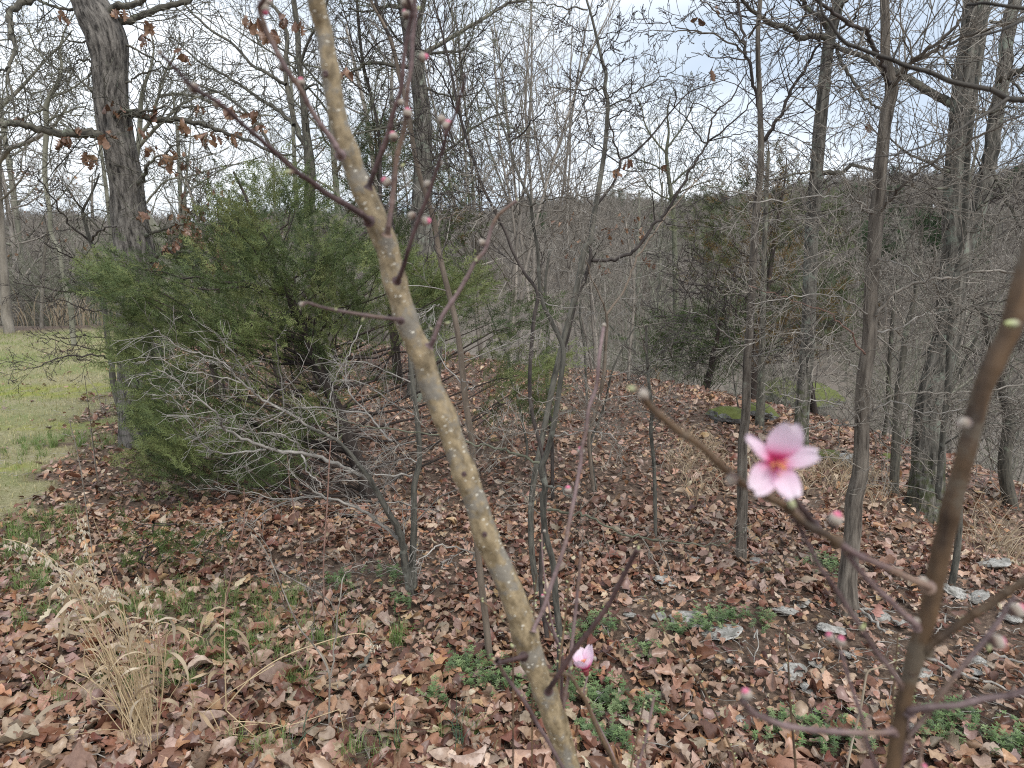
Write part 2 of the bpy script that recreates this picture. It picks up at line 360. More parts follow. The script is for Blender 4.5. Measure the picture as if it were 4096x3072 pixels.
def rockmat(name, c1, c2, moss):
    m, nt, b = newmat(name); tc = nt.nodes.new('ShaderNodeTexCoord'); n = nz(nt, tc.outputs['Object'], 3.2, 9, .72)
    col = ramp(nt, [(.38, c1), (.56, c2)], n.outputs['Fac']).outputs['Color']
    n2 = nz(nt, tc.outputs['Object'], 1.6, 6, .65)
    if moss:
        geo = nt.nodes.new('ShaderNodeNewGeometry'); sx = nt.nodes.new('ShaderNodeSeparateXYZ'); nt.links.new(geo.outputs['Normal'], sx.inputs[0])
        ad = nt.nodes.new('ShaderNodeMath'); ad.operation = 'MULTIPLY_ADD'; nt.links.new(n2.outputs['Fac'], ad.inputs[0]); ad.inputs[1].default_value = 1.2; nt.links.new(sx.outputs['Z'], ad.inputs[2])
        f = ramp(nt, [(.75, (0, 0, 0)), (.95, (1, 1, 1))], ad.outputs[0]).outputs['Color']; col = mixc(nt, f, col, (.11, .125, .03))
    else:
        f = ramp(nt, [(.5, (0, 0, 0)), (.62, (.8, .8, .8))], n2.outputs['Fac']).outputs['Color']; col = mixc(nt, f, col, (.12, .115, .095))
    nt.links.new(col, b.inputs['Base Color']); b.inputs['Roughness'].default_value = .9
    bp = nt.nodes.new('ShaderNodeBump'); bp.inputs['Strength'].default_value = .7; bp.inputs['Distance'].default_value = .01
    nt.links.new(n.outputs['Fac'], bp.inputs['Height']); nt.links.new(bp.outputs['Normal'], b.inputs['Normal'])
    return m
M['rock'] = rockmat('limestone', (.17, .16, .14), (.52, .50, .46), False)
M['rock_moss'] = rockmat('mossy_rock', (.09, .09, .085), (.28, .28, .27), True)

# ------------------------------------------------------------------ ground sheet
rings = np.concatenate([np.linspace(.25, 12, 110), np.geomspace(12.2, 900, 80)]); na = 240
az = np.arange(na) / na * 2 * math.pi
gx = np.concatenate([[0], (rings[:, None] * np.sin(az)).ravel()]); gy = np.concatenate([[0], (rings[:, None] * np.cos(az)).ravel()])
gz = H(gx, gy)
i = np.arange(len(rings) - 1)[:, None]; j = np.arange(na)[None]; j2 = (j + 1) % na
quads = np.stack([1 + i * na + j, 1 + (i + 1) * na + j, 1 + (i + 1) * na + j2, 1 + i * na + j2], -1).reshape(-1, 4)[:, ::-1]
tris = np.stack([np.zeros(na, int), 1 + np.arange(na), 1 + (np.arange(na) + 1) % na], -1)
def poly_of(s): return np.array([G(a[0], a[1])[:2] for a in px(s)])
LAWN = poly_of('W -400,715 250,716 262,760 275,860 250,930 215,960 150,1000 90,1080 20,1120 -60,1160 -400,1250')
def inpoly(x, y, poly):
    ins = np.zeros(np.shape(x), bool); n = len(poly); k = n - 1
    for q in range(n):
        xi, yi = poly[q]; xj, yj = poly[k]
        c = ((yi > y) != (yj > y)) & (x < (xj - xi) * (y - yi) / (yj - yi + 1e-12) + xi); ins ^= c; k = q
    return ins
def lawnmask(x, y):
    wob = .25 * np.sin(x * 3.1 + y * 2.3) + .15 * np.sin(x * 7.7 - y * 5.1)
    return inpoly(x + wob * .7, y + wob, LAWN)
def near_spots(x, y, spots):
    m = np.zeros(np.shape(x))
    for cx, cy, rx, ry in spots: m = np.maximum(m, np.exp(-((x - cx) / rx) ** 2 - ((y - cy) / ry) ** 2))
    return m
moss_sp = []
for sx, sy, rx, ry in ((90, 850, .7, .16), (130, 838, .9, .16), (205, 832, .5, .14), (120, 920, .4, .1), (30, 840, .8, .1), (20, 1010, .12, .08)):
    g = G(sx * 1.8517, sy * 1.8517); moss_sp.append((g[0], g[1], rx, ry))
lm = lawnmask(gx, gy).astype(float)
ground = obj('ground', mesh('ground', np.stack([gx, gy, gz], 1), [quads, tris], {'lawn': lm, 'far': smooth((np.hypot(gx, gy) - 14) / 8), 'moss': np.clip(near_spots(gx, gy, moss_sp) * 1.6, 0, 1)}), M['ground'])
tag(ground, kind='structure')

# ------------------------------------------------------------------ oak leaves
LEAF_COLS = np.array([(.43, .28, .20), (.50, .355, .26), (.34, .20, .135), (.24, .115, .075), (.18, .08, .055), (.56, .45, .35), (.41, .31, .25), (.45, .25, .14), (.33, .235, .185), (.14, .072, .055), (.52, .36, .21), (.43, .25, .185)])
LEAF_COLS = LEAF_COLS * np.array([.98, .94, .90])
LEAF_P = np.array([.16, .11, .14, .12, .08, .06, .08, .06, .09, .06, .02, .02])
def leaf_template(seed, ns=14, cols_=5):
    """lobed oak leaf 1 unit long lying along +Y: (V,3) verts and quads; kinds differ in lobes and curl"""
    rg = np.random.default_rng(seed); t = np.linspace(0, 1, ns)
    lob = rg.integers(2, 5); env = np.sin(np.pi * np.clip(t, 0.02, .99) ** rg.uniform(.75, 1.25)) ** .7
    depth = rg.uniform(.15, .62); ph = rg.uniform(0, 1)
    def width(sh): return rg.uniform(.24, .34) * env * (1 - depth * (.5 + .5 * np.cos(2 * np.pi * (t * lob + ph + sh)))) + .008
    wl, wr = width(0), width(rg.uniform(-.12, .12))
    cols = []
    fold = rg.uniform(-.2, .9); curl = rg.uniform(-1.6, 2.4); tw = rg.uniform(-1.3, 1.3); edge = rg.uniform(-1.2, 2.4)
    sweep = .14 * env   # lobes point forward
    rows = []
    for u, w in ((-1, wl), (-.5, wl * .5), (0, wl * 0), (.5, wr * .5), (1, wr)):
        x = u * w / (abs(u) if u else 1) if u else 0 * w
        if abs(u) == .5: x = np.sign(u) * w
        y = t + sweep * abs(u) * .6
        zz = fold * np.abs(x) * .8 + edge * np.abs(x) ** 2 * 1.6 + .035 * np.sin(t * 13 + u * 3 + seed) * abs(u)
        rows.append(np.stack([x + 0 * t, y, zz], -1))
    V = np.stack(rows, 1)                                   # ns,5,3
    a = curl * (V[..., 1] - .5)                             # curl along the length
    y = np.where(abs(curl) > .01, np.sin(a) / (curl + 1e-6), V[..., 1] - .5); z = V[..., 2] + (1 - np.cos(a)) / (curl + 1e-6) * .8
    b = tw * (V[..., 1] - .5); x = V[..., 0] * np.cos(b) - z * np.sin(b) * .6; z = z * np.cos(b) + V[..., 0] * np.sin(b)
    V = np.stack([x, y, z], -1).reshape(-1, 3)
    if cols_ == 3: V = V.reshape(ns, 5, 3)[:, [0, 2, 4]].reshape(-1, 3)
    k = cols_; i = np.arange(ns - 1)[:, None]; j = np.arange(k - 1)[None]
    F = np.stack([i * k + j, i * k + j + 1, (i + 1) * k + j + 1, (i + 1) * k + j], -1).reshape(-1, 4)
    return V, F
TEMPL = [leaf_template(s) for s in range(18)]
TEMPL_MID = [leaf_template(s, 9) for s in range(30)]; TEMPL_NEAR3 = [leaf_template(s, 8, 3) for s in range(30)]; TEMPL_LO = [leaf_template(s, 5, 3) for s in range(30)]
def rotm(yaw, tilt, tdir):
    """(n,3,3) yaw about Z, then tilt about a horizontal axis"""
    cy, sy = np.cos(yaw), np.sin(yaw); z = np.zeros_like(yaw); o = z + 1
    Rz = np.stack([np.stack([cy, -sy, z], -1), np.stack([sy, cy, z], -1), np.stack([z, z, o], -1)], -2)
    ax, ay = np.cos(tdir), np.sin(tdir); c, s = np.cos(tilt), np.sin(tilt); C = 1 - c
    Rt = np.stack([np.stack([c + ax * ax * C, ax * ay * C, ay * s], -1), np.stack([ax * ay * C, c + ay * ay * C, -ax * s], -1), np.stack([-ay * s, ax * s, c], -1)], -2)
    return Rt @ Rz
def leaf_col(n):
    c = LEAF_COLS[RNG.choice(len(LEAF_COLS), n, p=LEAF_P / LEAF_P.sum())]
    return np.clip(c * RNG.uniform(.62, 1.3, (n, 1)) * RNG.uniform(.93, 1.07, (n, 3)), .02, .7)
def mass_leaves(name, x, y, size, zoff, T, tiltmax=.5, parent=None):
    n = len(x); k = RNG.integers(0, len(T), n); Vs, Fs, Cs, Ls = [], [], [], []; off = 0
    yaw = RNG.uniform(0, 6.28, n); tl = np.abs(RNG.normal(0, tiltmax, n)).clip(0, 1.3); td = RNG.uniform(0, 6.28, n); Rm = rotm(yaw, tl, td); col = leaf_col(n)
    flip = np.where(RNG.random(n) < .45, -1, 1); z = H(x, y) + zoff
    for q, (V, F) in enumerate(T):
        s = np.where(k == q)[0]
        if not len(s): continue
        W = V[None] * size[s, None, None] * np.stack([np.ones(len(s)), np.ones(len(s)), flip[s]], -1)[:, None]
        W = np.einsum('nij,nvj->nvi', Rm[s], W)
        lift = -W[..., 2].min(1) * .55
        W = W + np.stack([x[s], y[s], z[s] + lift], -1)[:, None]
        nv = len(V); Vs.append(W.reshape(-1, 3)); Fs.append((F[None] + (np.arange(len(s)) * nv)[:, None, None]).reshape(-1, 4) + off); off += nv * len(s)
        Cs.append(np.repeat(col[s], nv, 0)); Ls.append((V[None] * .12 + RNG.random((len(s), 1, 3)) * 9).reshape(-1, 3))
    return mesh(name, np.concatenate(Vs), np.concatenate(Fs), {'col': np.concatenate(Cs), 'lc': np.concatenate(Ls)})

def scatter(n, y0, y1, xk=.82, pw=1.0):
    """points spread over the wedge of ground in front, denser near"""
    y = y0 + (y1 - y0) * RNG.random(n) ** pw; x = (RNG.random(n) * 2 - 1) * (xk * y + .5); return x, y
# weed and grass spots (photograph px/1.8517)
def spots(lst): 
    o = []
    for sx, sy, rx, ry in lst: g = G(sx * 1.8517, sy * 1.8517); o.append((g[0], g[1], rx, ry))
    return o
GRASS_SP = spots([(100, 1335, .1, .1), (45, 1270, .12, .08), (300, 1330, .2, .1), (400, 1310, .16, .1), (560, 1365, .17, .1), (500, 1400, .12, .08), (340, 1450, .12, .1), (420, 1440, .1, .1), (210, 1500, .12, .08), (600, 1430, .1, .06), (720, 1385, .1, .07), (650, 1490, .08, .05), (570, 1630, .1, .05), (800, 1640, .1, .05), (130, 960, .3, .2), (30, 1180, .2, .2), (95, 1130, .15, .12), (120, 1240, .12, .1), (1000, 1600, .06, .05), (860, 1390, .08, .06), (560, 1300, .2, .08)])
WEED_SP = spots([(1010, 1455, .10, .07), (1080, 1480, .10, .08), (1150, 1490, .09, .08), (1260, 1500, .12, .09), (1330, 1540, .09, .07), (1400, 1545, .06, .05), (1290, 1590, .08, .06), (1340, 1620, .07, .05), (1190, 1560, .05, .05), (940, 1520, .05, .04), (1740, 1590, .13, .06), (1820, 1620, .10, .05), (1700, 1580, .06, .05), (2060, 1570, .12, .07), (2170, 1620, .1, .06), (2030, 1600, .06, .05), (1560, 1345, .1, .06), (1500, 1362, .08, .05), (1780, 1230, .08, .08), (1640, 1350, .06, .05), (870, 1310, .05, .05), (1450, 1370, .05, .04), (1400, 1420, .06, .05), (1300, 1360, .06, .06), (850, 1250, .07, .07), (1250, 1380, .06, .05), (740, 1260, .06, .07)])
BARE_SP = spots([(1900, 1390, .55, .35), (1650, 1400, .4, .22), (1450, 1340, .35, .22), (2050, 1520, .4, .2), (800, 1240, .4, .16), (2150, 1350, .4, .3), (1650, 1520, .3, .1)])
# --- leaf mass
x1, y1 = scatter(27000, 1.35, 3.9, .86, .9); x2, y2 = scatter(46000, 3.6, 11.0, .8, .95)
def keep(x, y, extra=1.0):
    lw = lawnmask(x, y); r = RNG.random(len(x)); p = np.ones(len(x))
    p = np.where(lw, .035, p); p *= 1 - .8 * np.clip(near_spots(x, y, WEED_SP) + .75 * near_spots(x, y, GRASS_SP), 0, 1)
    p *= 1 - .52 * np.clip(near_spots(x, y, BARE_SP), 0, 1)
    near_edge = np.exp(-((x + 3.2) / .6) ** 2 - ((y - 6.3) / .7) ** 2); p = np.maximum(p, .5 * near_edge)
    return r < p
k1 = keep(x1, y1); x1, y1 = x1[k1], y1[k1]; k2 = keep(x2, y2); x2, y2 = x2[k2], y2[k2]
bare1 = near_spots(x1, y1, BARE_SP)
sz1 = RNG.gamma(6, 1, len(x1)) / 6 * .064 * (1 - .42 * bare1) * np.interp(y1, [1.3, 2.2, 3.0, 4], [.98, .78, .64, .6]); sz2 = RNG.gamma(6, 1, len(x2)) / 6 * .043
for near_, tm_ in ((y1 < 1.95, TEMPL_MID), (y1 >= 1.95, TEMPL_NEAR3)):
    litter = obj('leaf_litter', mass_leaves('leaf_litter', x1[near_], y1[near_], sz1[near_], RNG.uniform(.001, .034, near_.sum()), tm_, .55), M['leaf'], ground); tag(litter, kind='stuff')
me2 = mass_leaves('distant_leaf_litter', x2, y2, sz2, RNG.uniform(.001, .032, len(x2)), TEMPL_LO, .6)
litter2 = obj('distant_leaf_litter', me2, M['leaf'], ground); tag(litter2, kind='stuff')
# leaf slope beyond the crest, seen between the right-hand trees
xs = RNG.uniform(2.0, 8, 4000); ys = RNG.uniform(4.5, 14, 4000)
sl = obj('slope_leaf_litter', mass_leaves('slope_leaf_litter', xs, ys, RNG.uniform(.07, .12, 4000), RNG.uniform(.004, .03, 4000), TEMPL_LO, .42), M['leaf'], ground); tag(sl, kind='stuff')
# --- the largest leaves, one object each
leaf_meshes = []
for q in range(40):
    V, F = TEMPL[q % len(TEMPL)]; c = leaf_col(1)
    st = Tubes()
    nv = len(V); me = mesh('leaf', V, F, {'col': np.repeat(c, nv, 0), 'lc': V * .12 + q}); me.materials.append(M['leaf']); leaf_meshes.append(me)
cnt = 0; tries = 0
while cnt < 296:
    tries += 1
    y = 1.55 + 1.35 * random.random() ** 1.3; x = random.uniform(-.74, .74) * (y + .45)
    if float(near_spots(np.array([x]), np.array([y]), BARE_SP)[0]) > .5 and random.random() < .7: continue
    if x < -1.1 and lawnmask(np.array([x]), np.array([y]))[0]: continue
    o = bpy.data.objects.new('leaf', random.choice(leaf_meshes)); s = random.uniform(.066, .092)
    o.scale = (s, s, s * random.choice((1, 1, -1))); o.rotation_euler = (random.gauss(0, .42), random.gauss(0, .42), random.uniform(0, 6.28))
    o.location = (x, y, Hs(x, y) + random.uniform(.034, .055)); link(o, ground); cnt += 1
# --- fine debris: bits of twig and bark
T = Tubes()
for _ in range(7000):
    y = 1.5 + 5.5 * random.random() ** 1.2; x = random.uniform(-.8, .85) * (y + .4)
    b = float(near_spots(np.array([x]), np.array([y]), BARE_SP)[0])
    if b < .25 and random.random() < .6: continue
    L = random.uniform(.02, .11); a = random.uniform(0, 6.28); z = Hs(x, y) + random.uniform(.006, .035); dz = random.gauss(0, .1) * L
    T.add([(x, y, z), (x + math.cos(a) * L * .5, y + math.sin(a) * L * .5 + random.gauss(0, .1) * L, z + dz * .5 + .003), (x + math.cos(a) * L, y + math.sin(a) * L, z + dz)], random.uniform(.0007, .002), 3)
o = T.build('twig_litter', M['pale_twig'], ground); tag(o, kind='stuff')

# ------------------------------------------------------------------ blades (grass, weeds)
def blades(name, x, y, h, w, col, mat, parent, lean=.35, zb=0.0, kind='stuff', curve=.5):
    n = len(x); a = RNG.uniform(0, 6.28, n); l = np.abs(RNG.normal(0, lean, n)); dx, dy = np.cos(a) * l, np.sin(a) * l
    b = a + np.pi / 2 + RNG.normal(0, .5, n); wx, wy = np.cos(b) * w / 2, np.sin(b) * w / 2; z = H(x, y) + zb
    P0 = np.stack([x - wx, y - wy, z], 1); P1 = np.stack([x + wx, y + wy, z], 1)
    m = np.stack([x + dx * h * .4, y + dy * h * .4, z + h * .55], 1); W = np.stack([wx, wy, 0 * wx], 1) * .8
    tip = np.stack([x + dx * h * (1 + curve), y + dy * h * (1 + curve), z + h * np.maximum(.3, 1 - l * .6)], 1)
    V = np.stack([P0, P1, m - W, m + W, tip], 1).reshape(-1, 3); k = np.arange(n)[:, None] * 5
    q = k + np.array([[0, 1, 3, 2]]); t = k + np.array([[2, 3, 4]])
    o = obj(name, mesh(name, V, [q, t], {'col': np.repeat(col, 5, 0)}), mat, parent)
    if kind: tag(o, kind=kind)
    return o
def pal(n, cols, p=None, v=.2):
    c = np.array(cols)[RNG.choice(len(cols), n, p=p)]; return np.clip(c * RNG.uniform(1 - v, 1 + v, (n, 1)), .01, .8)
# lawn
bx, by = RNG.uniform(-13, -1.2, 110000), RNG.uniform(3.0, 14, 110000) 
kk = lawnmask(bx, by) & (bx > -.95 * by); bx, by = bx[kk], by[kk]
cl = np.sin(bx * 1.7 + by * .8) + np.sin(by * 2.3 - bx * .9) + RNG.normal(0, .5, len(bx)); n = len(bx)
c1 = pal(n, [(.44, .39, .2), (.36, .33, .16), (.5, .45, .25)]); c2 = pal(n, [(.18, .25, .06), (.24, .29, .08), (.31, .33, .11)])
lawn = blades('grass', bx, by, RNG.uniform(.02, .055, n), RNG.uniform(.003, .006, n), np.where((cl > .4)[:, None], c2, c1), M['blade'], None, .6)
tag(lawn, 'short olive and straw coloured grass on the open ground at left', None, None, 'stuff')
# grass tufts among the leaves
gxs, gys = [], []
for (cx, cy, rx, ry) in GRASS_SP:
    k = int(max(90, 30000 * rx * ry)); gxs.append(RNG.normal(cx, rx * .8, k)); gys.append(RNG.normal(cy, ry * .8, k))
gxa, gya = np.concatenate(gxs), np.concatenate(gys); n = len(gxa)
# clump: pull to tuft centres
q = RNG.integers(0, n, 240); d = np.argmin((gxa[:, None] - gxa[q][None]) ** 2 + (gya[:, None] - gya[q][None]) ** 2, 1)
gxa = gxa * .35 + gxa[q][d] * .65; gya = gya * .35 + gya[q][d] * .65
t = blades('grass_tufts', gxa, gya, RNG.uniform(.04, .12, n), RNG.uniform(.0012, .0025, n), pal(n, [(.14, .23, .055), (.20, .30, .09), (.30, .34, .15), (.42, .39, .21)], [.35, .35, .2, .1]), M['blade'], None, .5, .0)
tag(t, 'fresh green grass tufts coming up through the brown leaves', kind='stuff')
# low weeds: whorls of small leaves
def weeds(name, sp, per, cols, hmax=.06, ls=.013):
    Vs, Cs = [], []
    for (cx, cy, rx, ry) in sp:
        for _ in range(int(per * rx * ry)):
            x, y = random.gauss(cx, rx * .6), random.gauss(cy, ry * .6); z0 = Hs(x, y) + .012; h = random.uniform(.015, hmax); c = np.array(random.choice(cols)) * random.uniform(.75, 1.3)
            lx, ly = random.gauss(0, .3) * h, random.gauss(0, .3) * h
            for wv in range(3):
                f = .35 + .325 * wv; k = 6; a0 = random.random() * 6
                for s_ in range(k):
                    a = a0 + s_ * 6.283 / k; L = ls * random.uniform(.7, 1.3); ca, sa = math.cos(a), math.sin(a); p = np.array([x + lx * f, y + ly * f, z0 + h * f])
                    e = p + np.array([ca * L, sa * L, L * random.uniform(-.1, .6)]); m_ = (p + e) / 2 + np.array([0, 0, .001]); w = np.array([-sa, ca, 0]) * L * .2
                    Vs += [p, m_ - w, e, m_ + w]; Cs += [c] * 4
    V = np.array(Vs); F = np.arange(len(V)).reshape(-1, 4)
    o = obj(name, mesh(name, V, F, {'col': np.array(Cs)}), M['weed']); return o
o = weeds('ground_cover', WEED_SP, 6500, [(.12, .19, .07), (.16, .24, .09), (.10, .15, .065), (.21, .27, .12)])
tag(o, 'low bright green whorled weeds spreading between the fallen leaves', kind='stuff')

# ------------------------------------------------------------------ rocks
def rock_mesh(seed, fl=.6):
    import bmesh
    bm = bmesh.new(); bmesh.ops.create_icosphere(bm, subdivisions=3, radius=1)
    for v in bm.verts:
        p = v.co.copy(); n1 = noise.noise(p * 1.1 + Vector((seed * 3.1, 0, 0))); n2 = noise.noise(p * 2.7 + Vector((0, seed * 1.7, 0))); c = noise.cell(p * 1.7 + Vector((seed, seed, 0)))
        v.co = p * (1 + .45 * n1 + .16 * n2 + .10 * c); v.co.z *= fl; v.co.x *= 1.25
    me = bpy.data.meshes.new('rock'); bm.to_mesh(me); bm.free(); return me
ROCKS = [rock_mesh(s) for s in range(8)]
def rock(sx, sy, wpx, label, mat='rock', group=None, flat=1.0, sink=.25, yaw=None):
    if mat == 'rock': flat *= .8; sink = .42
    g = G(sx * 1.8517, sy * 1.8517); dep = (g - [0, 0, EYE]) @ np.array([0, cT, -sT]); s = (.85 if mat == 'rock' else 1) * wpx / 2 / 1.2 * dep / 1477.6
    me = ROCKS[random.randrange(8)].copy(); me.materials.append(M[mat])
    o = obj('rock', me); o.location = (g[0], g[1] + s * .4, g[2] + s * (.6 * flat) * (1 - sink * 1.4) + .01); o.scale = (s, s, s * flat); o.rotation_euler = (random.gauss(0, .15), random.gauss(0, .15), random.uniform(0, 3.1) if yaw is None else yaw)
    return tag(o, label, 'rock', group)
rock(1715, 1470, 78, 'largest white limestone rock among the leaves, left of the dry pale stem', yaw=.2)
rock(1752, 1500, 55, 'white limestone rock touching the lower right of the largest rock', yaw=1)
rock(1765, 1440, 38, 'small pale stone just above the largest white rock')
rock(1985, 1470, 62, 'grey speckled rock half hidden behind the thick blurred brown stem', flat=1.5)
rock(2115, 1440, 42, 'dark grey rounded stone right of the blurred stem, under the upper pink bud')
rock(2105, 1463, 36, 'tan stone directly in front of the dark grey rounded stone')
rock(1835, 1425, 34, 'white pebble above the bend of the dry pale stem')
rock(1800, 1372, 72, 'pale flat rock slab at the foot of the forked brown tree', flat=.7, yaw=0)
rock(1900, 1345, 50, 'light stone under the white fallen sticks right of the forked tree', flat=.8)
rock(1700, 1330, 60, 'pale grey rock in the leaves left of the forked tree foot', flat=.7)
rock(1735, 1310, 44, 'upper of the two pale rocks left of the forked tree foot', flat=.7)
rock(2065, 1290, 66, 'weathered limestone behind the thick blurred stem', flat=.8)
rock(2120, 1300, 60, 'pale limestone right of the weathered limestone behind the blurred stem', flat=.8)
rock(2150, 1230, 90, 'white weathered outcrop on the edge of the slope at far right', flat=.5, yaw=0)
rock(1360, 1338, 36, 'white crumbly stone in the middle of the leaf floor')
rock(1340, 1262, 30, 'small white stone left of the brown sprout tip')
rock(1425, 1340, 34, 'yellowish stone right of the white crumbly stone', flat=.8)
rock(1440, 1265, 60, 'dull grey stone above the long pale ledge', flat=.6)
rock(1490, 1352, 84, 'left piece of the long pale ledge sunk in the leaves', flat=.4, yaw=-.4)
rock(1560, 1378, 90, 'right piece of the long pale ledge sunk in the leaves', flat=.4, yaw=-.3)
rock(1578, 1438, 26, 'white stone beside a green sprig left of the largest rock')
rock(1640, 1228, 46, 'bluish grey stone just right of the thin brown tree foot', flat=.6)
rock(1500, 1215, 26, 'bright white chip left of the thin brown tree foot')
rock(1545, 1110, 22, 'small pale stone high on the leaf floor by the thin brown tree')
rock(1290, 1515, 40, 'cream stone in the green weeds right of the peach trunk', flat=.8)
rock(1600, 1568, 46, 'flat white stone at the bottom behind the left pink bud', flat=.5)
rock(1560, 1555, 34, 'small white stone left of the flat white bottom stone', flat=.6)
rock(1668, 1590, 40, 'white stone under the blurred horizontal twig', flat=.8)
rock(1975, 1580, 40, 'rough grey stone in front of the blurred stem near the bottom edge', flat=.8)
rock(1950, 1355, 40, 'white stone by the pale stick above the green buds', flat=.8)
rock(1052, 1275, 22, 'bright white stone right of the slim tan sapling')
rock(928, 1233 + 80, 12, 'tiny white pebble on the bare soil')
rock(2185, 1345, 50, 'pale stone at the right edge below the slope outcrop', flat=.6)
rock(1780, 1185, 40, 'mossy grey stone hidden right of the forked brown tree', flat=.8)
rock(1575, 915, 70, 'moss topped grey boulder left of the thin brown tree', 'rock_moss', flat=1.1)
rock(1650, 908, 74, 'moss covered boulder right of the thin brown tree', 'rock_moss', flat=1.0)
rock(1700, 870, 90, 'large mossy boulder beside the leaning trunk up the slope', 'rock_moss', flat=1.2)
rock(1780, 870, 110, 'low moss covered ledge right of the leaning trunk', 'rock_moss', flat=.7)
rock(1835, 1010, 90, 'pale grey boulder on the slope right of the forked tree', flat=1.1)
rock(1790, 1000, 60, 'dark rock on the slope left of the forked tree', 'rock_moss', flat=1.0)
rock(1930, 1000, 40, 'mossy stone between the forked tree and the thick oak', 'rock_moss')

# ------------------------------------------------------------------ background bare trees (shared meshes)
FSC = [0.0]
def bare_variant(name, mat, H0=11, r0=.13, seed=1, rmin=.0035, n=(1, 12, 7, 5, 3), far=False, shape='oak'):
    random.seed(seed); Tt, Tc = Tubes(), Tubes()
    if shape == 'oak':
        o = opts([Tt, Tc, Tc, Tc, Tc], n=list(n), seg=[9, 7, 5, 4, 3], wander=[.07, .2, .26, .28, .28], up=[.05, .06, .02, .0, .0], ang=[0, 62, 52, 50, 48], len=[1, .42, .5, .5, .45], rmin=rmin, sides=[9, 5, 4, 3, 3])
        o['from'] = [.22, .2, .2, .15, .1]
    elif shape == 'thin':
        o = opts([Tt, Tc, Tc, Tc, Tc], n=list(n), seg=[9, 6, 5, 3, 3], wander=[.05, .1, .14, .2, .2], up=[.05, .10, .06, .03, .02], ang=[0, 40, 38, 38, 38], len=[1, .42, .45, .45, .4], rmin=rmin, sides=[7, 4, 3, 3, 3])
        o['from'] = [.18, .1, .15, .15, .1]
    elif shape == 'shrub':
        o = opts([Tc, Tc, Tc, Tc], n=list(n), seg=[6, 5, 4, 3], wander=[.16, .2, .22, .2], up=[.0, .0, .0, .0], ang=[0, 48, 45, 45], len=[1, .5, .5, .45], rmin=rmin, sides=[4, 3, 3, 3])
        o['from'] = [.15, .1, .1, .1]
        for k in range(9):
            a = random.uniform(0, 6.28); e = random.uniform(.3, 1.2)
            grow(None, Vector((random.gauss(0, .08), random.gauss(0, .08), 0)), Vector((math.cos(a) * math.cos(e), math.sin(a) * math.cos(e), math.sin(e))), H0 * random.uniform(.6, 1), r0, 0, o)
    if shape != 'shrub': grow(None, Vector((0, 0, -.3)), Vector((random.gauss(0, .04), random.gauss(0, .04), 1)), H0, r0, 0, o)
    def mm(T, nm):
        V, F, B, Ti = T.data(); me = mesh(nm, V, F, {'bark': B, 'tint': Ti}); me.materials.append(mat); return me
    return (mm(Tt, 'trunk') if Tt.items else None, mm(Tc, 'crown') if Tc.items else None)
VAR = [bare_variant('a', M['far_pale'], 10.5, .12, 11), bare_variant('b', M['far_bark'], 9.5, .10, 12), bare_variant('c', M['far_bark'], 12, .14, 13), bare_variant('d', M['far_pale'], 9, .09, 14, shape='thin', n=(1, 18, 7, 5, 2)), bare_variant('e', M['far_bark'], 8, .07, 15, shape='thin', n=(1, 18, 8, 4, 2))]
SHR = [bare_variant('s', M['pale_twig'], 1.9, .009, 24, .002, (1, 6, 5, 3), shape='shrub'), bare_variant('s', M['grey_twig'], 1.8, .010, 21, .0022, (1, 7, 6, 4), shape='shrub'), bare_variant('s', M['grey_twig'], 1.5, .009, 22, .002, (1, 7, 6, 4), shape='shrub'), bare_variant('s', M['green_twig'], 2.0, .010, 23, .0022, (1, 6, 6, 4), shape='shrub')]
def place_tree(name, var, x, y, sc, rz, label, cat, group, sz=None, sink=0):
    e = empty(name, (x, y, Hs(x, y) - sink), label, cat, group); e.rotation_euler = (random.gauss(0, .04), random.gauss(0, .04), rz); e.scale = (sc, sc, sz or sc)
    if var[0]: link(bpy.data.objects.new('trunk', var[0]), e)
    c = link(bpy.data.objects.new('crown', var[1]), e); tag(c, kind='stuff')
    return e
def topscale(x, y, H0, jitter=.25):
    sx = 2048 + FPX * x / (y * cT); lim = np.interp(sx / 1.8517, [0, 600, 700, 1150, 1300, 1400, 1650, 1750, 2212], [60, 120, 60, 130, 300, 330, 330, 300, 240])
    lim += random.uniform(-.2, 1.6) * 60; v = (1536 - lim * 1.8517) / FPX; dz = (-sT + v * cT) / (cT + v * sT) * y; return max(.25, (EYE + dz - Hs(x, y)) / H0)
HGT = [10.5, 9.5, 12, 9, 8]
random.seed(5)
# woods at the back of the lawn, left
for k in range(26):
    x = random.uniform(-19, -1.5); y = random.uniform(15.2, 34)
    place_tree('bare_tree', VAR[random.choice((0, 1, 2, 3, 4, 0))], x, y, random.uniform(.7, 1.05), random.uniform(0, 6.28), 'bare grey tree in the woods behind the lawn and the cedar', 'tree', 'bare trees in the woods behind the lawn')
# woods past the crest, middle and right
for k in range(44):
    x = random.uniform(-1.2, 26); y = random.uniform(11, 42)
    if x < 7 and y < 14: continue
    vi = random.choice((0, 1, 2, 3, 4, 4, 3)); sc_ = min(random.uniform(.6, .95), topscale(x, y, HGT[vi]))
    place_tree('bare_tree', VAR[vi], x, y, sc_, random.uniform(0, 6.28), 'bare grey tree on the falling slope beyond the leaf floor', 'tree', 'bare trees on the slope beyond the crest')
for k in range(90):
    r = random.uniform(42, 95); a = R(random.uniform(-42, 44)); x, y = r * math.sin(a), r * math.cos(a)
    vi = random.randrange(5); sc_ = min(random.uniform(.8, 1.1), topscale(x, y, HGT[vi]))
    place_tree('bare_tree', VAR[vi], x, y, sc_, random.uniform(0, 6.28), 'bare tree down in the valley woods', 'tree', 'bare trees down in the valley')
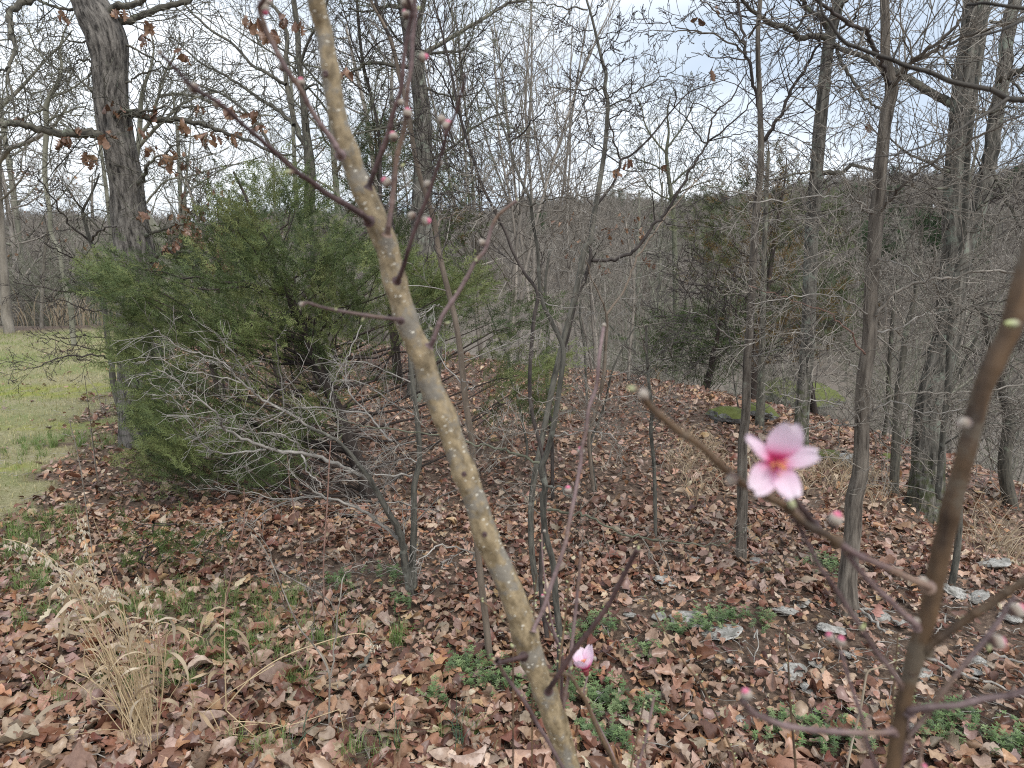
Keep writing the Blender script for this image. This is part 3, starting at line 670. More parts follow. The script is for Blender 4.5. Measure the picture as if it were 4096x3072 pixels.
# brush
for k in range(34):
    x = random.uniform(-15, -3.0); y = random.uniform(14.3, 18)
    place_tree('bare_shrub', SHR[random.randrange(4)], x, y, random.uniform(.8, 1.3), random.uniform(0, 6.28), 'bare twiggy shrub along the far edge of the lawn', 'shrub', 'bare shrubs along the back of the lawn')
for k in range(66):
    x = random.uniform(-.5, 13); y = random.uniform(5.5, 21)
    if x < float(crest_x(y)) + .5 + (.6 if y < 8 else 0) and y < 9.6: continue
    place_tree('bare_shrub', SHR[random.randrange(4)], x, y, random.uniform(.6, 1.15), random.uniform(0, 6.28), 'bare twiggy shrub on the slope beyond the leaf floor', 'shrub', 'bare shrubs on the slope past the crest')

# far wooded hillside: instanced on points of the hill (nobody could count these)
def far_tree(seed, conifer=False):
    random.seed(seed); T = Tubes()
    o = opts([T] * 4, n=[1, 14, 7, 4], seg=[4, 3, 2, 2], wander=[.04, .14, .2, .2], up=[.05, .08, .05, .02], ang=[0, 45, 45, 45], len=[1, .4, .5, .5], rmin=.02, sides=[5, 3, 3, 3])
    o['from'] = [.3, .15, .1, .1]
    grow(None, Vector((0, 0, -.5)), Vector((0, 0, 1)), 11, .16, 0, o)
    return T
def gn_forest(name, pts, src, smin, smax, label):
    me = bpy.data.meshes.new(name); me.vertices.add(len(pts)); me.vertices.foreach_set('co', np.asarray(pts, np.float32).ravel())
    o = obj(name, me); tag(o, label, kind='stuff')
    ng = bpy.data.node_groups.new(name, 'GeometryNodeTree'); ng.interface.new_socket('Geometry', in_out='INPUT', socket_type='NodeSocketGeometry'); ng.interface.new_socket('Geometry', in_out='OUTPUT', socket_type='NodeSocketGeometry')
    N = ng.nodes.new; gi = N('NodeGroupInput'); go = N('NodeGroupOutput'); m2p = N('GeometryNodeMeshToPoints'); iop = N('GeometryNodeInstanceOnPoints'); oi = N('GeometryNodeObjectInfo'); rs = N('FunctionNodeRandomValue'); rr = N('FunctionNodeRandomValue')
    oi.inputs['Object'].default_value = src; rs.inputs[2].default_value = smin; rs.inputs[3].default_value = smax
    rr.data_type = 'FLOAT_VECTOR'; rr.inputs[0].default_value = (-.05, -.05, 0); rr.inputs[1].default_value = (.05, .05, 6.28)
    L = ng.links.new; L(gi.outputs[0], m2p.inputs['Mesh']); L(m2p.outputs[0], iop.inputs['Points']); L(oi.outputs['Geometry'], iop.inputs['Instance']); L(rs.outputs[1], iop.inputs['Scale']); L(rr.outputs[0], iop.inputs['Rotation']); L(iop.outputs[0], go.inputs[0])
    mod = o.modifiers.new('scatter', 'NODES'); mod.node_group = ng; return o
def hill_pts(n, r0, r1, a0=-44, a1=46):
    a = np.radians(RNG.uniform(a0, a1, n)); r = np.sqrt(RNG.uniform(r0 ** 2, r1 ** 2, n)); x, y = r * np.sin(a), r * np.cos(a); return np.stack([x, y, H(x, y)], 1)
for k in range(2):
    V, F, B, Ti = far_tree(40 + k).data(); me = mesh('distant_tree', V, F, {'bark': B, 'tint': Ti}); s_ = obj('distant_tree', me, M['far_bark'])
    a = R(12 + 9 * k); x, y = 120 * math.sin(a), 120 * math.cos(a); s_.location = (x, y, Hs(x, y)); tag(s_, 'bare tree standing on the lower part of the far wooded hillside', 'tree', 'distant trees')
    f = gn_forest('woodland', hill_pts(1900, 80, 300), s_, .7, 1.1, 'grey leafless woodland covering the far hillside')

# ------------------------------------------------------------------ cedars
def spray_template(seed):
    rg = random.Random(seed); Vs, Sh = [], []
    def tri(p, q, w, sh):
        d = (q - p); s = d.cross(Vector((rg.gauss(0, .4), rg.gauss(0, .4), 1))); s = s.normalized() * w if s.length > 1e-6 else Vector((w, 0, 0))
        Vs.extend([p - s, p + s, q]); Sh.extend([sh, sh, sh * 1.1])
    n = 6; p = Vector((0, 0, 0)); d = Vector((0, 1, 0))
    for i in range(n):
        d = (d + Vector((rg.gauss(0, .12), 0, rg.gauss(0, .12)))).normalized(); q = p + d / n; tri(p, q + d * .03, .02, .8); 
        for sd in (-1, 1):
            a = R(rg.gauss(40, 8)); ll = (.34 * (1 - i / n) + .12) * rg.uniform(.6, 1.2)
            dd = (d * math.cos(a) + Vector((sd, 0, rg.gauss(0, .5))).normalized() * math.sin(a)).normalized()
            e = p + dd * ll; tri(p, e, .019, 1)
            for kk in range(2):
                f = .3 + .33 * kk; b = R(rg.gauss(38, 8)) * rg.choice((-1, 1)); side = dd.cross(Vector((0, 0, 1))).normalized()
                ee = (dd * math.cos(b) + side * math.sin(b) + Vector((0, 0, rg.gauss(0, .25)))).normalized(); o_ = p + dd * ll * f; tri(o_, o_ + ee * ll * .5, .018, 1.1)
        p = q
    return np.array([tuple(v) for v in Vs]), np.array(Sh)
SPR = [spray_template(s) for s in range(6)]
def sprays(P, D, S, col):
    """place sprays: positions, directions, sizes, colours -> V, F, C"""
    P, D, S, col = map(np.asarray, (P, D, S, col)); n = len(P); k = RNG.integers(0, 6, n); Vs, Cs = [], []
    D = D / np.linalg.norm(D, axis=1, keepdims=True); rnd = RNG.normal(0, 1, (n, 3)); X = np.cross(D, rnd); X /= np.linalg.norm(X, axis=1, keepdims=True); Z = np.cross(X, D)
    for q, (V, sh) in enumerate(SPR):
        s = np.where(k == q)[0]
        if not len(s): continue
        W = (V[None, :, 0:1] * X[s, None] + V[None, :, 1:2] * D[s, None] + V[None, :, 2:3] * Z[s, None]) * S[s, None, None] + P[s, None]
        Vs.append(W.reshape(-1, 3)); Cs.append((col[s, None] * sh[None, :, None]).reshape(-1, 3))
    V = np.concatenate(Vs); return V, np.arange(len(V)).reshape(-1, 3), np.concatenate(Cs)
GREENS = [(.085, .115, .042), (.12, .155, .055), (.155, .185, .065), (.07, .095, .04), (.18, .20, .075)]
def cedar(name, label, poly, Y0, Y1, basepx, nclu, seed, per=17, size=.12, cols=GREENS, brown=0, group=None, holes=None, trunkw=.06, topz=None, clr=.17):
    random.seed(seed); q = np.array([[a[0], a[1]] for a in px(poly)]); Yc = (Y0 + Y1) / 2
    b = G(*[v * 1.8517 for v in basepx]) if len(basepx) == 2 else PY(basepx[0] * 1.8517, basepx[1] * 1.8517, basepx[2])
    if len(basepx) == 3: b = np.array([b[0], b[1], Hs(b[0], b[1])])
    root = empty(name, b, label, 'tree', group); lo, hi = q.min(0), q.max(0)
    tp = PY(q[q[:, 1].argmin()][0], lo[1], b[1]); T = Tubes(); 
    tr = smoothline([b - [0, 0, .1], b * .7 + tp * .3 + [random.gauss(0, .05), 0, 0], b * .35 + tp * .65, tp], 5, .01); T.add(tr, [trunkw, trunkw * .7, trunkw * .4, .006], 8)
    T.build('trunk', M['dark_cedar'], root)
    Tb = Tubes(); P, D, S, C = [], [], [], []; made = 0
    while made < nclu:
        u, v = random.uniform(lo[0], hi[0]), random.uniform(lo[1], hi[1])
        if not inpoly(np.array([u]), np.array([v]), q)[0]: continue
        if holes and any(((u - hx * 1.8517) / (rx * 1.8517)) ** 2 + ((v - hy * 1.8517) / (ry * 1.8517)) ** 2 < 1 and random.random() < pr for hx, hy, rx, ry, pr in holes): continue
        c = PY(u, v, random.uniform(Y0, Y1)); made += 1
        if c[2] < Hs(c[0], c[1]) + .1: continue
        # limb from trunk to the tuft
        f = min(.95, max(.05, (c[2] - b[2]) / (tp[2] - b[2] + 1e-6) - random.uniform(.05, .22))); a = tr[int(f * (len(tr) - 1))]
        dirv = c - a; L = np.linalg.norm(dirv) + 1e-6; dirv = dirv / L
        if random.random() < .28: Tb.add(smoothline([a, a + dirv * L * .33 + [random.gauss(0, .05), 0, -.05 * L + random.gauss(0, .05)], a + dirv * L * .7 + [random.gauss(0, .05), random.gauss(0, .05), -.04 * L + random.gauss(0, .04)], c], 3, .01), [min(.011, .003 + L * .006), .002], 4)
        out = np.array([dirv[0], dirv[1], dirv[2] * .5 + .25]); base = np.array(random.choice(cols)) * random.uniform(.8, 1.2)
        if brown and random.random() < brown: base = np.array([.16, .10, .035]) * random.uniform(.7, 1.2)
        for _ in range(per):
            o_ = RNG.normal(0, clr * .5, 3); o_ = o_ + out * random.uniform(-.5, .6) * clr * 1.5; P.append(c + o_); D.append(out + RNG.normal(0, .42, 3)); S.append(size * random.uniform(.7, 1.35)); C.append(base * random.uniform(.92, 1.1))
    if Tb.items: Tb.build('branches', M['dark_cedar'], root)
    V, F, Cc = sprays(P, D, S, C); o = obj('crown', mesh('crown', V - b, F, {'col': Cc}, sm=False), M['cedar'], root); tag(o, kind='stuff'); return root
M['dark_cedar'] = bark('cedar_bark', (.018, .013, .011), (.075, .055, .045), None, 0, 50, .1, .3, .004)
main_holes = [(830, 850, 190, 110, .8), (720, 990, 90, 70, .7), (1000, 960, 140, 140, .93), (960, 740, 200, 90, .72), (330, 420, 60, 90, 1), (560, 830, 120, 50, .5), (1080, 700, 100, 80, .4)]
cedar('cedar_tree', 'wide bushy green cedar filling the middle left behind the grey sapling', 'W 505,372 560,395 640,398 700,440 760,520 850,560 960,590 1080,610 1170,640 1200,780 1170,880 1080,930 960,900 860,830 740,860 690,960 610,1040 560,1110 470,1120 390,1080 320,1000 290,900 270,780 230,720 190,640 215,560 290,550 360,590 430,570 470,520 480,440', 3.7, 5.0, (815, 1085), 400, 3, 34, .08, clr=.115, holes=main_holes, trunkw=.05)
cedar('cedar_tree', 'narrow dark cedar behind the lichen covered trunk in the upper middle', 'W 800,215 850,300 960,330 1000,420 1000,560 900,600 760,560 720,430 770,330', 7.2, 8.6, (860, 800, 7.6), 60, 4, 16, .17, cols=[(.07, .095, .035), (.085, .11, .04)], clr=.26, brown=.06)
cedar('cedar_tree', 'brown tinged cedar between the thin brown tree and the leaning trunk', 'W 1520,400 1600,370 1700,340 1770,390 1810,520 1800,680 1720,740 1640,760 1560,700 1510,560', 7.4, 9.0, (1630, 820, 8.0), 95, 5, 14, .17, cols=[(.10, .12, .05), (.13, .14, .06), (.085, .10, .05)], brown=.35, clr=.28)
cedar('cedar_tree', 'low dark green cedar on the slope left of the brown tinged cedar', 'W 1410,760 1440,700 1500,660 1570,640 1640,700 1640,790 1500,800', 8.6, 9.8, (1520, 800, 9.0), 45, 6, 15, .2, cols=[(.08, .11, .04)], clr=.26)
cedar('cedar_tree', 'dark cedar behind the forked tree, partly hidden by its twigs', 'W 1690,540 1760,600 1850,560 1860,700 1800,760 1700,720', 9.0, 10.5, (1780, 800, 9.6), 36, 8, 14, .2, cols=[(.08, .10, .045)], clr=.3)
cedar('cedar_tree', 'small cedar deep in the woods left of the big oak', 'W 470,430 420,480 400,520 360,560 420,600 520,600 560,500', 6.4, 7.2, (470, 800, 6.9), 40, 9, 14, .15, cols=[(.09, .115, .035), (.07, .10, .03)], brown=.1)
cedar('cedar_seedling', 'wispy cedar seedling low on the leaves left of the sapling', 'W 255,1140 330,1130 400,1160 420,1200 360,1240 270,1220', 2.95, 3.15, (330, 1240), 16, 10, 9, .07, cols=[(.085, .13, .035)], trunkw=.004, clr=.08)
cedar('cedar_seedling', 'tiny cedar seedling right of the wispy one', 'W 430,1150 480,1140 500,1210 450,1230', 2.95, 3.1, (465, 1235), 5, 12, 7, .06, cols=[(.085, .13, .035)], trunkw=.003, clr=.07)
# green trees on the far hill
random.seed(3)
cf = []; 
P, D, S, C = [], [], [], []
for k in range(260):
    h = random.random() ** .8; rr = (1 - h) * 1.9 + .25; a = random.uniform(0, 6.28); P.append((math.cos(a) * rr * .7, math.sin(a) * rr * .7, 1 + h * 7.5)); D.append((math.cos(a), math.sin(a), .3)); S.append(random.uniform(.7, 1.2)); C.append(np.array((.05, .085, .035)) * random.uniform(.7, 1.3))
V, F, Cc = sprays(P, D, S, C); me = mesh('distant_evergreen', V, F, {'col': Cc}, sm=False); s_ = obj('distant_evergreen', me, M['cedar'])
g = PY(1940 * 1.8517, 600, 150.); s_.location = (g[0], 150, Hs(g[0], 150) - 1); s_.scale = (1.5, 1.5, 1.5); tag(s_, 'evergreen tree on the far hillside right of the forked tree', 'tree', 'distant evergreens')
pts = np.concatenate([hill_pts(26, 110, 150, 27, 34), hill_pts(30, 170, 260, 10, 40), hill_pts(14, 100, 240, -10, 12)]); gn_forest('evergreen_woodland', pts, s_, .8, 1.6, 'scattered dark evergreens in the far hillside woods')

# ------------------------------------------------------------------ traced trees
def ridged_trunk(name, P, rad, mat, parent, sides=40, step=.022, amp=.09, kz=3.2, flare=0):
    P = np.asarray(P); seg = np.concatenate([[0], np.cumsum(np.linalg.norm(np.diff(P, axis=0), axis=1))]); n = int(seg[-1] / step) + 2
    s = np.linspace(0, seg[-1], n); Q = np.stack([np.interp(s, seg, P[:, k]) for k in range(3)], 1); r = np.interp(s, seg, rad)
    T = Tubes(); T.add(Q, r, sides); V, F, B, Ti = T.data(); V = V.reshape(n, sides, 3); C = V.mean(1, keepdims=True); off = V - C
    th = np.arange(sides) / sides * 2 * math.pi
    mod = np.zeros((n, sides))
    for a in range(n):
        for b in range(sides):
            c_, s_ = math.cos(th[b]), math.sin(th[b])
            v = noise.noise((c_ * 3.4, s_ * 3.4, s[a] * 1.6)) * 1.0; w = 1 - abs(noise.noise((c_ * 6.5 + 9, s_ * 6.5, s[a] * kz))) * 3.2
            mod[a, b] = .35 * v * amp * 1.4 + amp * w * .6 + (flare * math.exp(-s[a] / .12) * (.6 + .6 * noise.noise((c_ * 1.7, s_ * 1.7, 3))) if flare else 0)
    V = C + off * (1 + mod)[..., None]; V = V.reshape(-1, 3) - np.array(tuple(parent.location))
    return obj(name, mesh(name, V, F, {'bark': B, 'tint': Ti * 0 + .5}), M[mat], parent)

def hang_leaf_meshes():
    out = []
    for q in range(14):
        V, F = TEMPL[q]; c = np.array(random.choice([(.27, .15, .085), (.22, .12, .07), (.33, .20, .115), (.18, .095, .06)])) * random.uniform(.8, 1.2)
        V = V.copy(); V[:, 1] += .5; me = mesh('leaf', V, F, {'col': np.tile(c, (len(V), 1)), 'lc': V * .12 + q}); me.materials.append(M['leaf']); out.append(me)
    return out
random.seed(11); HANG = hang_leaf_meshes()
def hang_leaves(parent, spots_, Y, size, per=5):
    loc = np.array(tuple(parent.location))
    for s in px(spots_):
        for k in range(per):
            w = s[2] * .42; p = PY(s[0] + random.gauss(0, w), s[1] + random.gauss(0, w * .8) - w * .3, Y + random.gauss(0, .1)) - loc
            o = bpy.data.objects.new('leaf', random.choice(HANG)); o.location = [float(v) for v in p]; q = size * random.uniform(.7, 1.2)
            o.scale = (q, q, q); o.rotation_euler = (R(random.gauss(-88, 28)), random.gauss(0, .5), random.uniform(0, 6.28)); link(o, parent)

class Tree:
    def __init__(s, name, label, base, mat, twigmat, group=None, cat='tree'):
        s.root = empty(name, base, label, cat, group); s.mat = mat; s.tm = twigmat; s.T = Tubes()
    def trunk(s, P, r, sides=12, **k):
        if k: ridged_trunk('trunk', P, r, s.mat, s.root, sides, **k)
        else: T = Tubes(); T.add(P, r, sides); T.build('trunk', M[s.mat], s.root)
        s.P = P; s.r = r
    def limb(s, tr, name='branch', mat=None, sides=8, tw=None, own=True, **k):
        P, r = tr
        if own: T = Tubes(); T.add(P, r, sides); T.build(name, M[mat or s.mat], s.root)
        else: s.T.add(P, r, 5)
        if tw: twigs_on(s.T, P, r[0], r[-1], tw[0], tw[1], **k)
    def done(s):
        if s.T.items: o = s.T.build('crown', M[s.tm], s.root); tag(o, kind='stuff')
        return s.root

# --- big leaning oak at left
random.seed(21)
Yo = 5.35
P, r = trace('W 322,985,118 315,945,100 308,860,90 303,760,86 298,660,82 294,600,80 291,540,76 A 888,1659,220 870,1520,215 855,1400,215 835,1200,200 798,1000,195 768,880,205 760,800,205 740,700,200 735,600,200 730,480,205 730,400,210 715,300,240 690,210,240 640,110,235 588,0,205 540,-120,190 500,-350,170 520,-600,150', Yo, Yo, m=3)
t = Tree('oak_tree', 'thick ridged oak trunk leaning left with brown leaves hanging on its limbs', P[1], 'oak', 'limb'); t.trunk(P, r, 56, step=.02, amp=.085, kz=2.6)
TW = dict(rmin=.0022, wander=.26, up=.0)
def Lm(s, w0, w1, tw, y1=None, t_=None, y0=Yo, own=True, mat='limb', **k):
    kk = dict(TW); kk.update(k); (t_ or t).limb(trace(s, y0, y1 if y1 is not None else y0, w0 * .6027, w1 * .6027, jit=.006), mat=mat, tw=tw, own=own, **kk)
Lm('A 770,1010 740,960 690,920 650,893 600,885 450,888 330,870 230,850 150,825 60,820 0,822 -120,790 -300,800', 70, 30, (26, .55), 4.8)
Lm('A 665,870 690,800 740,780 800,745 870,735 1000,735 1100,710 1220,715 1500,690', 28, 8, (14, .4), 5.0)
Lm('A 800,740 860,752 930,765 1010,790 1100,800 1250,805 1400,845 1530,895 1700,960 1825,1010 1950,1040', 52, 12, (26, .5), 5.0)
Lm('A 720,165 790,145 850,130 950,95 1100,45 1230,10 1330,-30 1500,-120', 55, 26, (14, .6), 5.6)
Lm('A 680,110 760,55 800,42 870,35 940,0 1000,-60', 55, 30, (6, .5), 5.2)
Lm('A 430,-330 330,-120 240,-30 180,0 110,45 60,100 65,180 90,270 100,320 70,400 65,500 75,620 100,740', 60, 10, (22, .5), 4.6)
Lm('A 100,320 170,380 260,450 310,560 330,640', 10, 5, (6, .3), own=False, y0=4.7)
Lm('A 65,445 20,462 -60,480', 18, 14, None, own=False, y0=4.65)
Lm('A 900,1225 935,1205 965,1140 980,1090 1030,1050 1110,1010 1200,930', 34, 7, (10, .35), 5.0)
Lm('A 1025,1060 1080,1105 1150,1135 1240,1190 1330,1280 1450,1390', 12, 5, (10, .3), own=False)
Lm('E 960,262 1000,245 1060,190 1120,160 1200,170 1300,190 1400,215 1500,240', 36, 8, (12, .35), 5.0)
Lm('A 940,1580 980,1560 1060,1530 1150,1500 1300,1480 1450,1500', 28, 8, (10, .35), 5.0)
Lm('A 640,610 560,560 500,500 450,480 380,500', 14, 6, (8, .4), own=False); Lm('A 640,430 590,400 520,410 470,470', 18, 8, (6, .4), own=False)
Lm('A 630,470 600,450 590,520 610,620 650,700', 16, 7, (6, .3), own=False); Lm('A 840,300 900,330 1000,380 1080,430 1150,560', 18, 6, (12, .4), own=False)
Lm('A 500,60 430,60 340,40 250,0 200,-40', 22, 14, (10, .5), own=False); Lm('A 730,1150 780,1270 830,1370 790,1400', 8, 5, None, own=False, y0=5.05)
Lm('A 740,1420 640,1395 560,1420 500,1400', 9, 4, (6, .25), own=False); Lm('A 700,900 640,960 560,985 450,960', 10, 5, (8, .3), own=False)
Lm('A 830,560 900,520 1000,470 1120,450 1250,470', 14, 6, (10, .4), own=False); Lm('A 650,250 560,280 470,270 380,240 300,250', 16, 6, (12, .4), own=False)
t.done()
hang_leaves(t.root, 'A 760,60,55 420,100,35 940,240,35 1210,360,45 1310,700,35 1010,740,60 1220,810,55 920,850,50 1000,980,60 1145,1040,65 400,930,60 440,920,40 580,1040,45 760,710,50 700,900,35 520,850,40 930,1410,45 1380,920,60 1400,880,50 1540,900,40 1540,720,45 1700,740,40 1240,1490,70 1310,1560,50 1720,850,50 1660,150,80 1790,230,50 120,780,25 965,150,25 1090,1030,40', 5.1, .078, 6)
hang_leaves(t.root, 'E 1140,130,50 1400,260,35 1450,190,60 1530,260,50 1060,270,40 1100,150,30 1180,20,60 1300,60,40', 5.1, .075, 6)
hang_leaves(t.root, 'B 30,200,60 210,120,45 340,150,60 640,470,50 170,230,40', 5.3, .085, 6)

# --- small tree with spreading dead side branches beside the oak
random.seed(22); Y = 5.55
P, r = trace('E 825,1370,48 820,1340,44 790,1200,42 750,1030,40 735,850,38 710,720,34 690,500,30 680,330,30 650,220,28 600,110,26 A 555,1440,22 552,1390,18 600,1300,14 640,1210,12 660,1150,8', Y, Y)
t = Tree('small_tree', 'slim dark tree with level dead branches, between the lawn and the oak', P[1], 'sapling_grey', 'dark_twig'); t.trunk(P, r, 10)
TW = dict(rmin=.0018, wander=.2, up=.0)
for s, a, b, n_, l_ in (('E 725,890 640,865 460,870 300,920 200,950 70,965', 14, 4, 16, .25), ('E 725,860 600,820 400,780 310,735', 10, 4, 12, .22), ('E 700,750 560,740 420,750 350,730', 8, 3, 10, .2), ('E 740,920 600,900 470,870 400,960', 6, 3, 6, .15), ('A 600,1600 650,1545 700,1520 770,1500', 16, 8, 5, .2), ('A 595,1600 480,1500 400,1400 330,1290 250,1180 180,1130', 14, 5, 14, .3), ('E 640,310 560,260 440,200 350,150 270,120', 14, 5, 12, .3), ('E 690,420 560,460 460,440 300,415 180,400 90,375', 12, 5, 12, .25), ('E 690,560 560,570 420,500 300,510 180,500', 10, 4, 12, .25), ('A 552,1390 500,1330 440,1290 380,1240', 10, 4, 8, .3)):
    Lm(s, a, b, (n_, l_), Y - .5, y0=Y, mat='dark_twig')
t.done()

# --- generic traced tree
DBG = []
def simple(name, label, tr, Y, mat, twm, limbs=(), sides=10, rid=None, rmin=.0018, wander=.2, up=.02, cat='tree', group=None, auto=None, y1=None, lm=None):
    global t
    q0 = px(tr)[0]; g0_ = G(q0[0], q0[1])
    if abs(g0_[1] - Y) < 1.5 and q0[1] > 1350: Y = float(g0_[1])
    P, r = trace(tr, Y, y1 if y1 is not None else Y, 20)
    if lm is None: lm = mat
    t = Tree(name, label, P[0] + [0, 0, .02], mat, twm, group, cat)
    DBG.append((label[:40], round(float(P[0][2]) - Hs(P[0][0], P[0][1]), 2)))
    g0 = Hs(P[0][0], P[0][1]) - .06
    if P[0][2] > g0: P = np.vstack([[P[0][0], P[0][1], g0], P]); r = np.concatenate([[r[0]], r])
    t.trunk(P, r, sides, **(rid or {}))
    if auto: twigs_on(t.T, P, r[0], r[-1], auto[0], auto[1], rmin=rmin, wander=wander, up=up, start=auto[2] if len(auto) > 2 else .3, ang=auto[3] if len(auto) > 3 else 50)
    for L in limbs:
        s, a, b, n_, l_ = L[:5]; dy = L[5] if len(L) > 5 else -.2
        t.limb(trace(s, Y, Y + dy, a * .6027, b * .6027, jit=.004), mat=L[6] if len(L) > 6 else lm, tw=(n_, l_) if n_ else None, own=a >= 12, rmin=rmin, wander=wander, up=up)
    return t.done()

random.seed(23)
# pale crooked trees at left behind the oak
simple('bare_tree', 'pale grey tree at the far left edge with a thick limb arching right', 'E 60,690,62 45,600,60 30,400,58 15,200,52 5,0,48 A -10,1300,45 -15,1100,42 -10,900,38', 12.0, 'far_bark', 'far_bark', [('A -10,1080 50,1000 130,960 240,920 330,860 400,780 450,700', 36, 14, 24, 1.1, -1), ('A 0,1330 60,1280 130,1200 200,1100', 20, 8, 12, .8)], rid=dict(step=.06, amp=.06), sides=20, rmin=.004, wander=.28, auto=(14, 1.0, .4))
simple('bare_tree', 'pale tree with rounded forking limbs left of the leaning oak', 'E 480,700,34 470,560,34 430,400,32 400,200,30 340,60,30 A 330,1400,28 300,1200,30 300,1000,32 310,860,34 305,720,34 330,640,30 380,550,24 410,450,20 400,330,16 430,200,10 500,80,8', 10.5, 'far_pale', 'far_pale', [('A 325,650 430,610 520,560 600,500', 20, 8, 14, 1.0), ('A 310,800 400,760 500,720 600,700', 18, 6, 14, .9), ('A 305,720 200,760 100,800 20,790', 16, 6, 14, .9), ('A 400,470 300,400 230,300 180,180', 14, 6, 14, .9)], rmin=.004, wander=.28)
simple('bare_tree', 'pale tree with one long limb slanting up from the left edge', 'W -60,720,30 -50,500,30 -40,350,28 A -60,780,26 0,715,25 60,660,24 150,570,22 230,480,18 300,400,16 420,280,12 480,200,8', 11.5, 'far_pale', 'far_pale', [('A 150,570 200,620 300,600 420,560', 12, 5, 12, .8), ('A 60,660 40,560 60,420 120,300', 14, 5, 14, .9)], rmin=.004, wander=.28)
simple('bare_tree', 'pale forked tree seen between the oak and its right-hand limb', 'W 360,720,24 365,560,24 A 900,1300,36 900,1100,36 920,950,34 930,800,32 935,680,30 960,560,24 1000,450,18 1020,330,12 1000,200,8', 9.5, 'far_pale', 'far_pale', [('A 925,900 1000,800 1050,640 1090,500 1150,380 1200,250', 26, 8, 20, .8), ('A 900,1000 1000,880 1100,790 1200,700 1330,640 1500,600', 28, 8, 22, .8), ('A 1050,640 1200,620 1350,660 1500,720 1650,760 1825,770', 22, 10, 20, .7), ('A 970,1350 1100,1200 1250,1190 1400,1230', 16, 6, 14, .6)], rmin=.0035, wander=.28)
simple('bare_tree', 'long limbed oak whose branches cross the sky above the cedar', 'W 690,640,50 695,520,50 B 400,1400,75 400,1150,72 385,980,60 370,850,50 350,600,42 325,400,38 315,200,36 290,0,34 270,-200,30', 7.2, 'limb', 'limb', [('B 385,1000 310,850 260,650 230,450 245,300 225,150 150,30 80,-60', 40, 20, 22, .6, .3), ('B 290,830 200,740 100,680 0,610 A 1500,500 1350,430 1200,300 1100,200', 30, 8, 34, .6, .8), ('B 240,560 100,480 0,420 A 1560,300 1400,200 1250,60 1180,-30', 24, 12, 26, .6, .6), ('B 350,600 430,560 480,620 560,700', 18, 6, 10, .5), ('B 330,430 400,250 480,120 520,-30', 22, 10, 12, .5), ('A 1825,1020 1690,800 1500,640 1380,590 1200,540 1050,520', 22, 6, 18, .5, .8)], rmin=.0024, wander=.26, auto=(20, .7, .2))
random.seed(24)
simple('oak_tree', 'straight lichen covered oak trunk behind the peach tree, upper middle', 'W 915,860,72 920,700,68 B 1140,1500,140 1140,1350,135 1150,1150,125 1150,950,120 1145,750,112 1120,550,105 1085,350,100 1050,150,95 1020,0,90 990,-250,85', 7.9, 'oak_lichen', 'green_twig', [('B 1040,90 1000,55 930,40 850,60 750,75 650,60', 28, 10, 14, .6), ('B 1080,440 1040,440 960,440 850,420 760,430 680,480 600,530', 34, 12, 18, .6), ('B 1110,380 1170,340 1300,270 1450,180 1600,90 1720,20 1825,0 C 250,-60', 34, 12, 30, .6, .6), ('B 1110,400 1160,360 1300,345 1420,325 1480,230 1500,120', 24, 8, 18, .5), ('B 1140,790 1100,800 1000,820 900,850 700,885', 32, 14, 14, .5), ('B 1170,1080 1200,1060 1300,1000 1380,950 1480,850 1600,780 1750,740', 26, 8, 20, .6), ('B 1130,560 1250,620 1400,640 1550,600', 16, 6, 14, .6), ('B 1150,900 1300,940 1450,960 1600,900', 14, 5, 14, .6), ('B 1100,360 1120,200 1140,60 1180,-60', 40, 30, 10, .5, .2), ('B 1080,330 980,260 900,140 840,40', 18, 8, 14, .5)], 16, dict(step=.05, amp=.06), rmin=.0026, wander=.26, lm='limb')

# light tan sapling and its neighbours
TAN = 2.62
simple('sapling', 'slim smooth tan sapling rising right behind the peach trunk', 'J 1482,1000,50 1480,960,46 1460,750,42 1430,500,42 1400,200,40 F 1480,1400,42 1470,1250,42 1430,1000,42 1400,700,40 1360,450,38 1310,250,38 1250,0,36 B 1230,1500,34 1180,1330,34 1130,1180,34 1090,1000,32 1060,800,30 1020,620,28 990,500,28 960,360,26 920,230,26 870,130,22 800,0,18 760,-100,14', TAN, 'smooth_tan', 'pale_twig', [('B 925,240 880,120 830,0', 24, 18, 3, .2, 0, 'dark_twig'), ('J 1400,370 1370,330 1300,300 1150,290 1090,340 1020,400', 13, 7, 4, .1, -.2, 'pale_twig'), ('F 1410,850 1450,885 1500,900', 7, 3, 3, .05), ('B 1210,1500 1300,1450 1400,1400 1520,1380', 12, 6, 12, .3, .2), ('F 1280,380 1230,370 1150,410 1100,430', 8, 4, 6, .12)], 10, rmin=.0011, auto=(12, .3, .2))
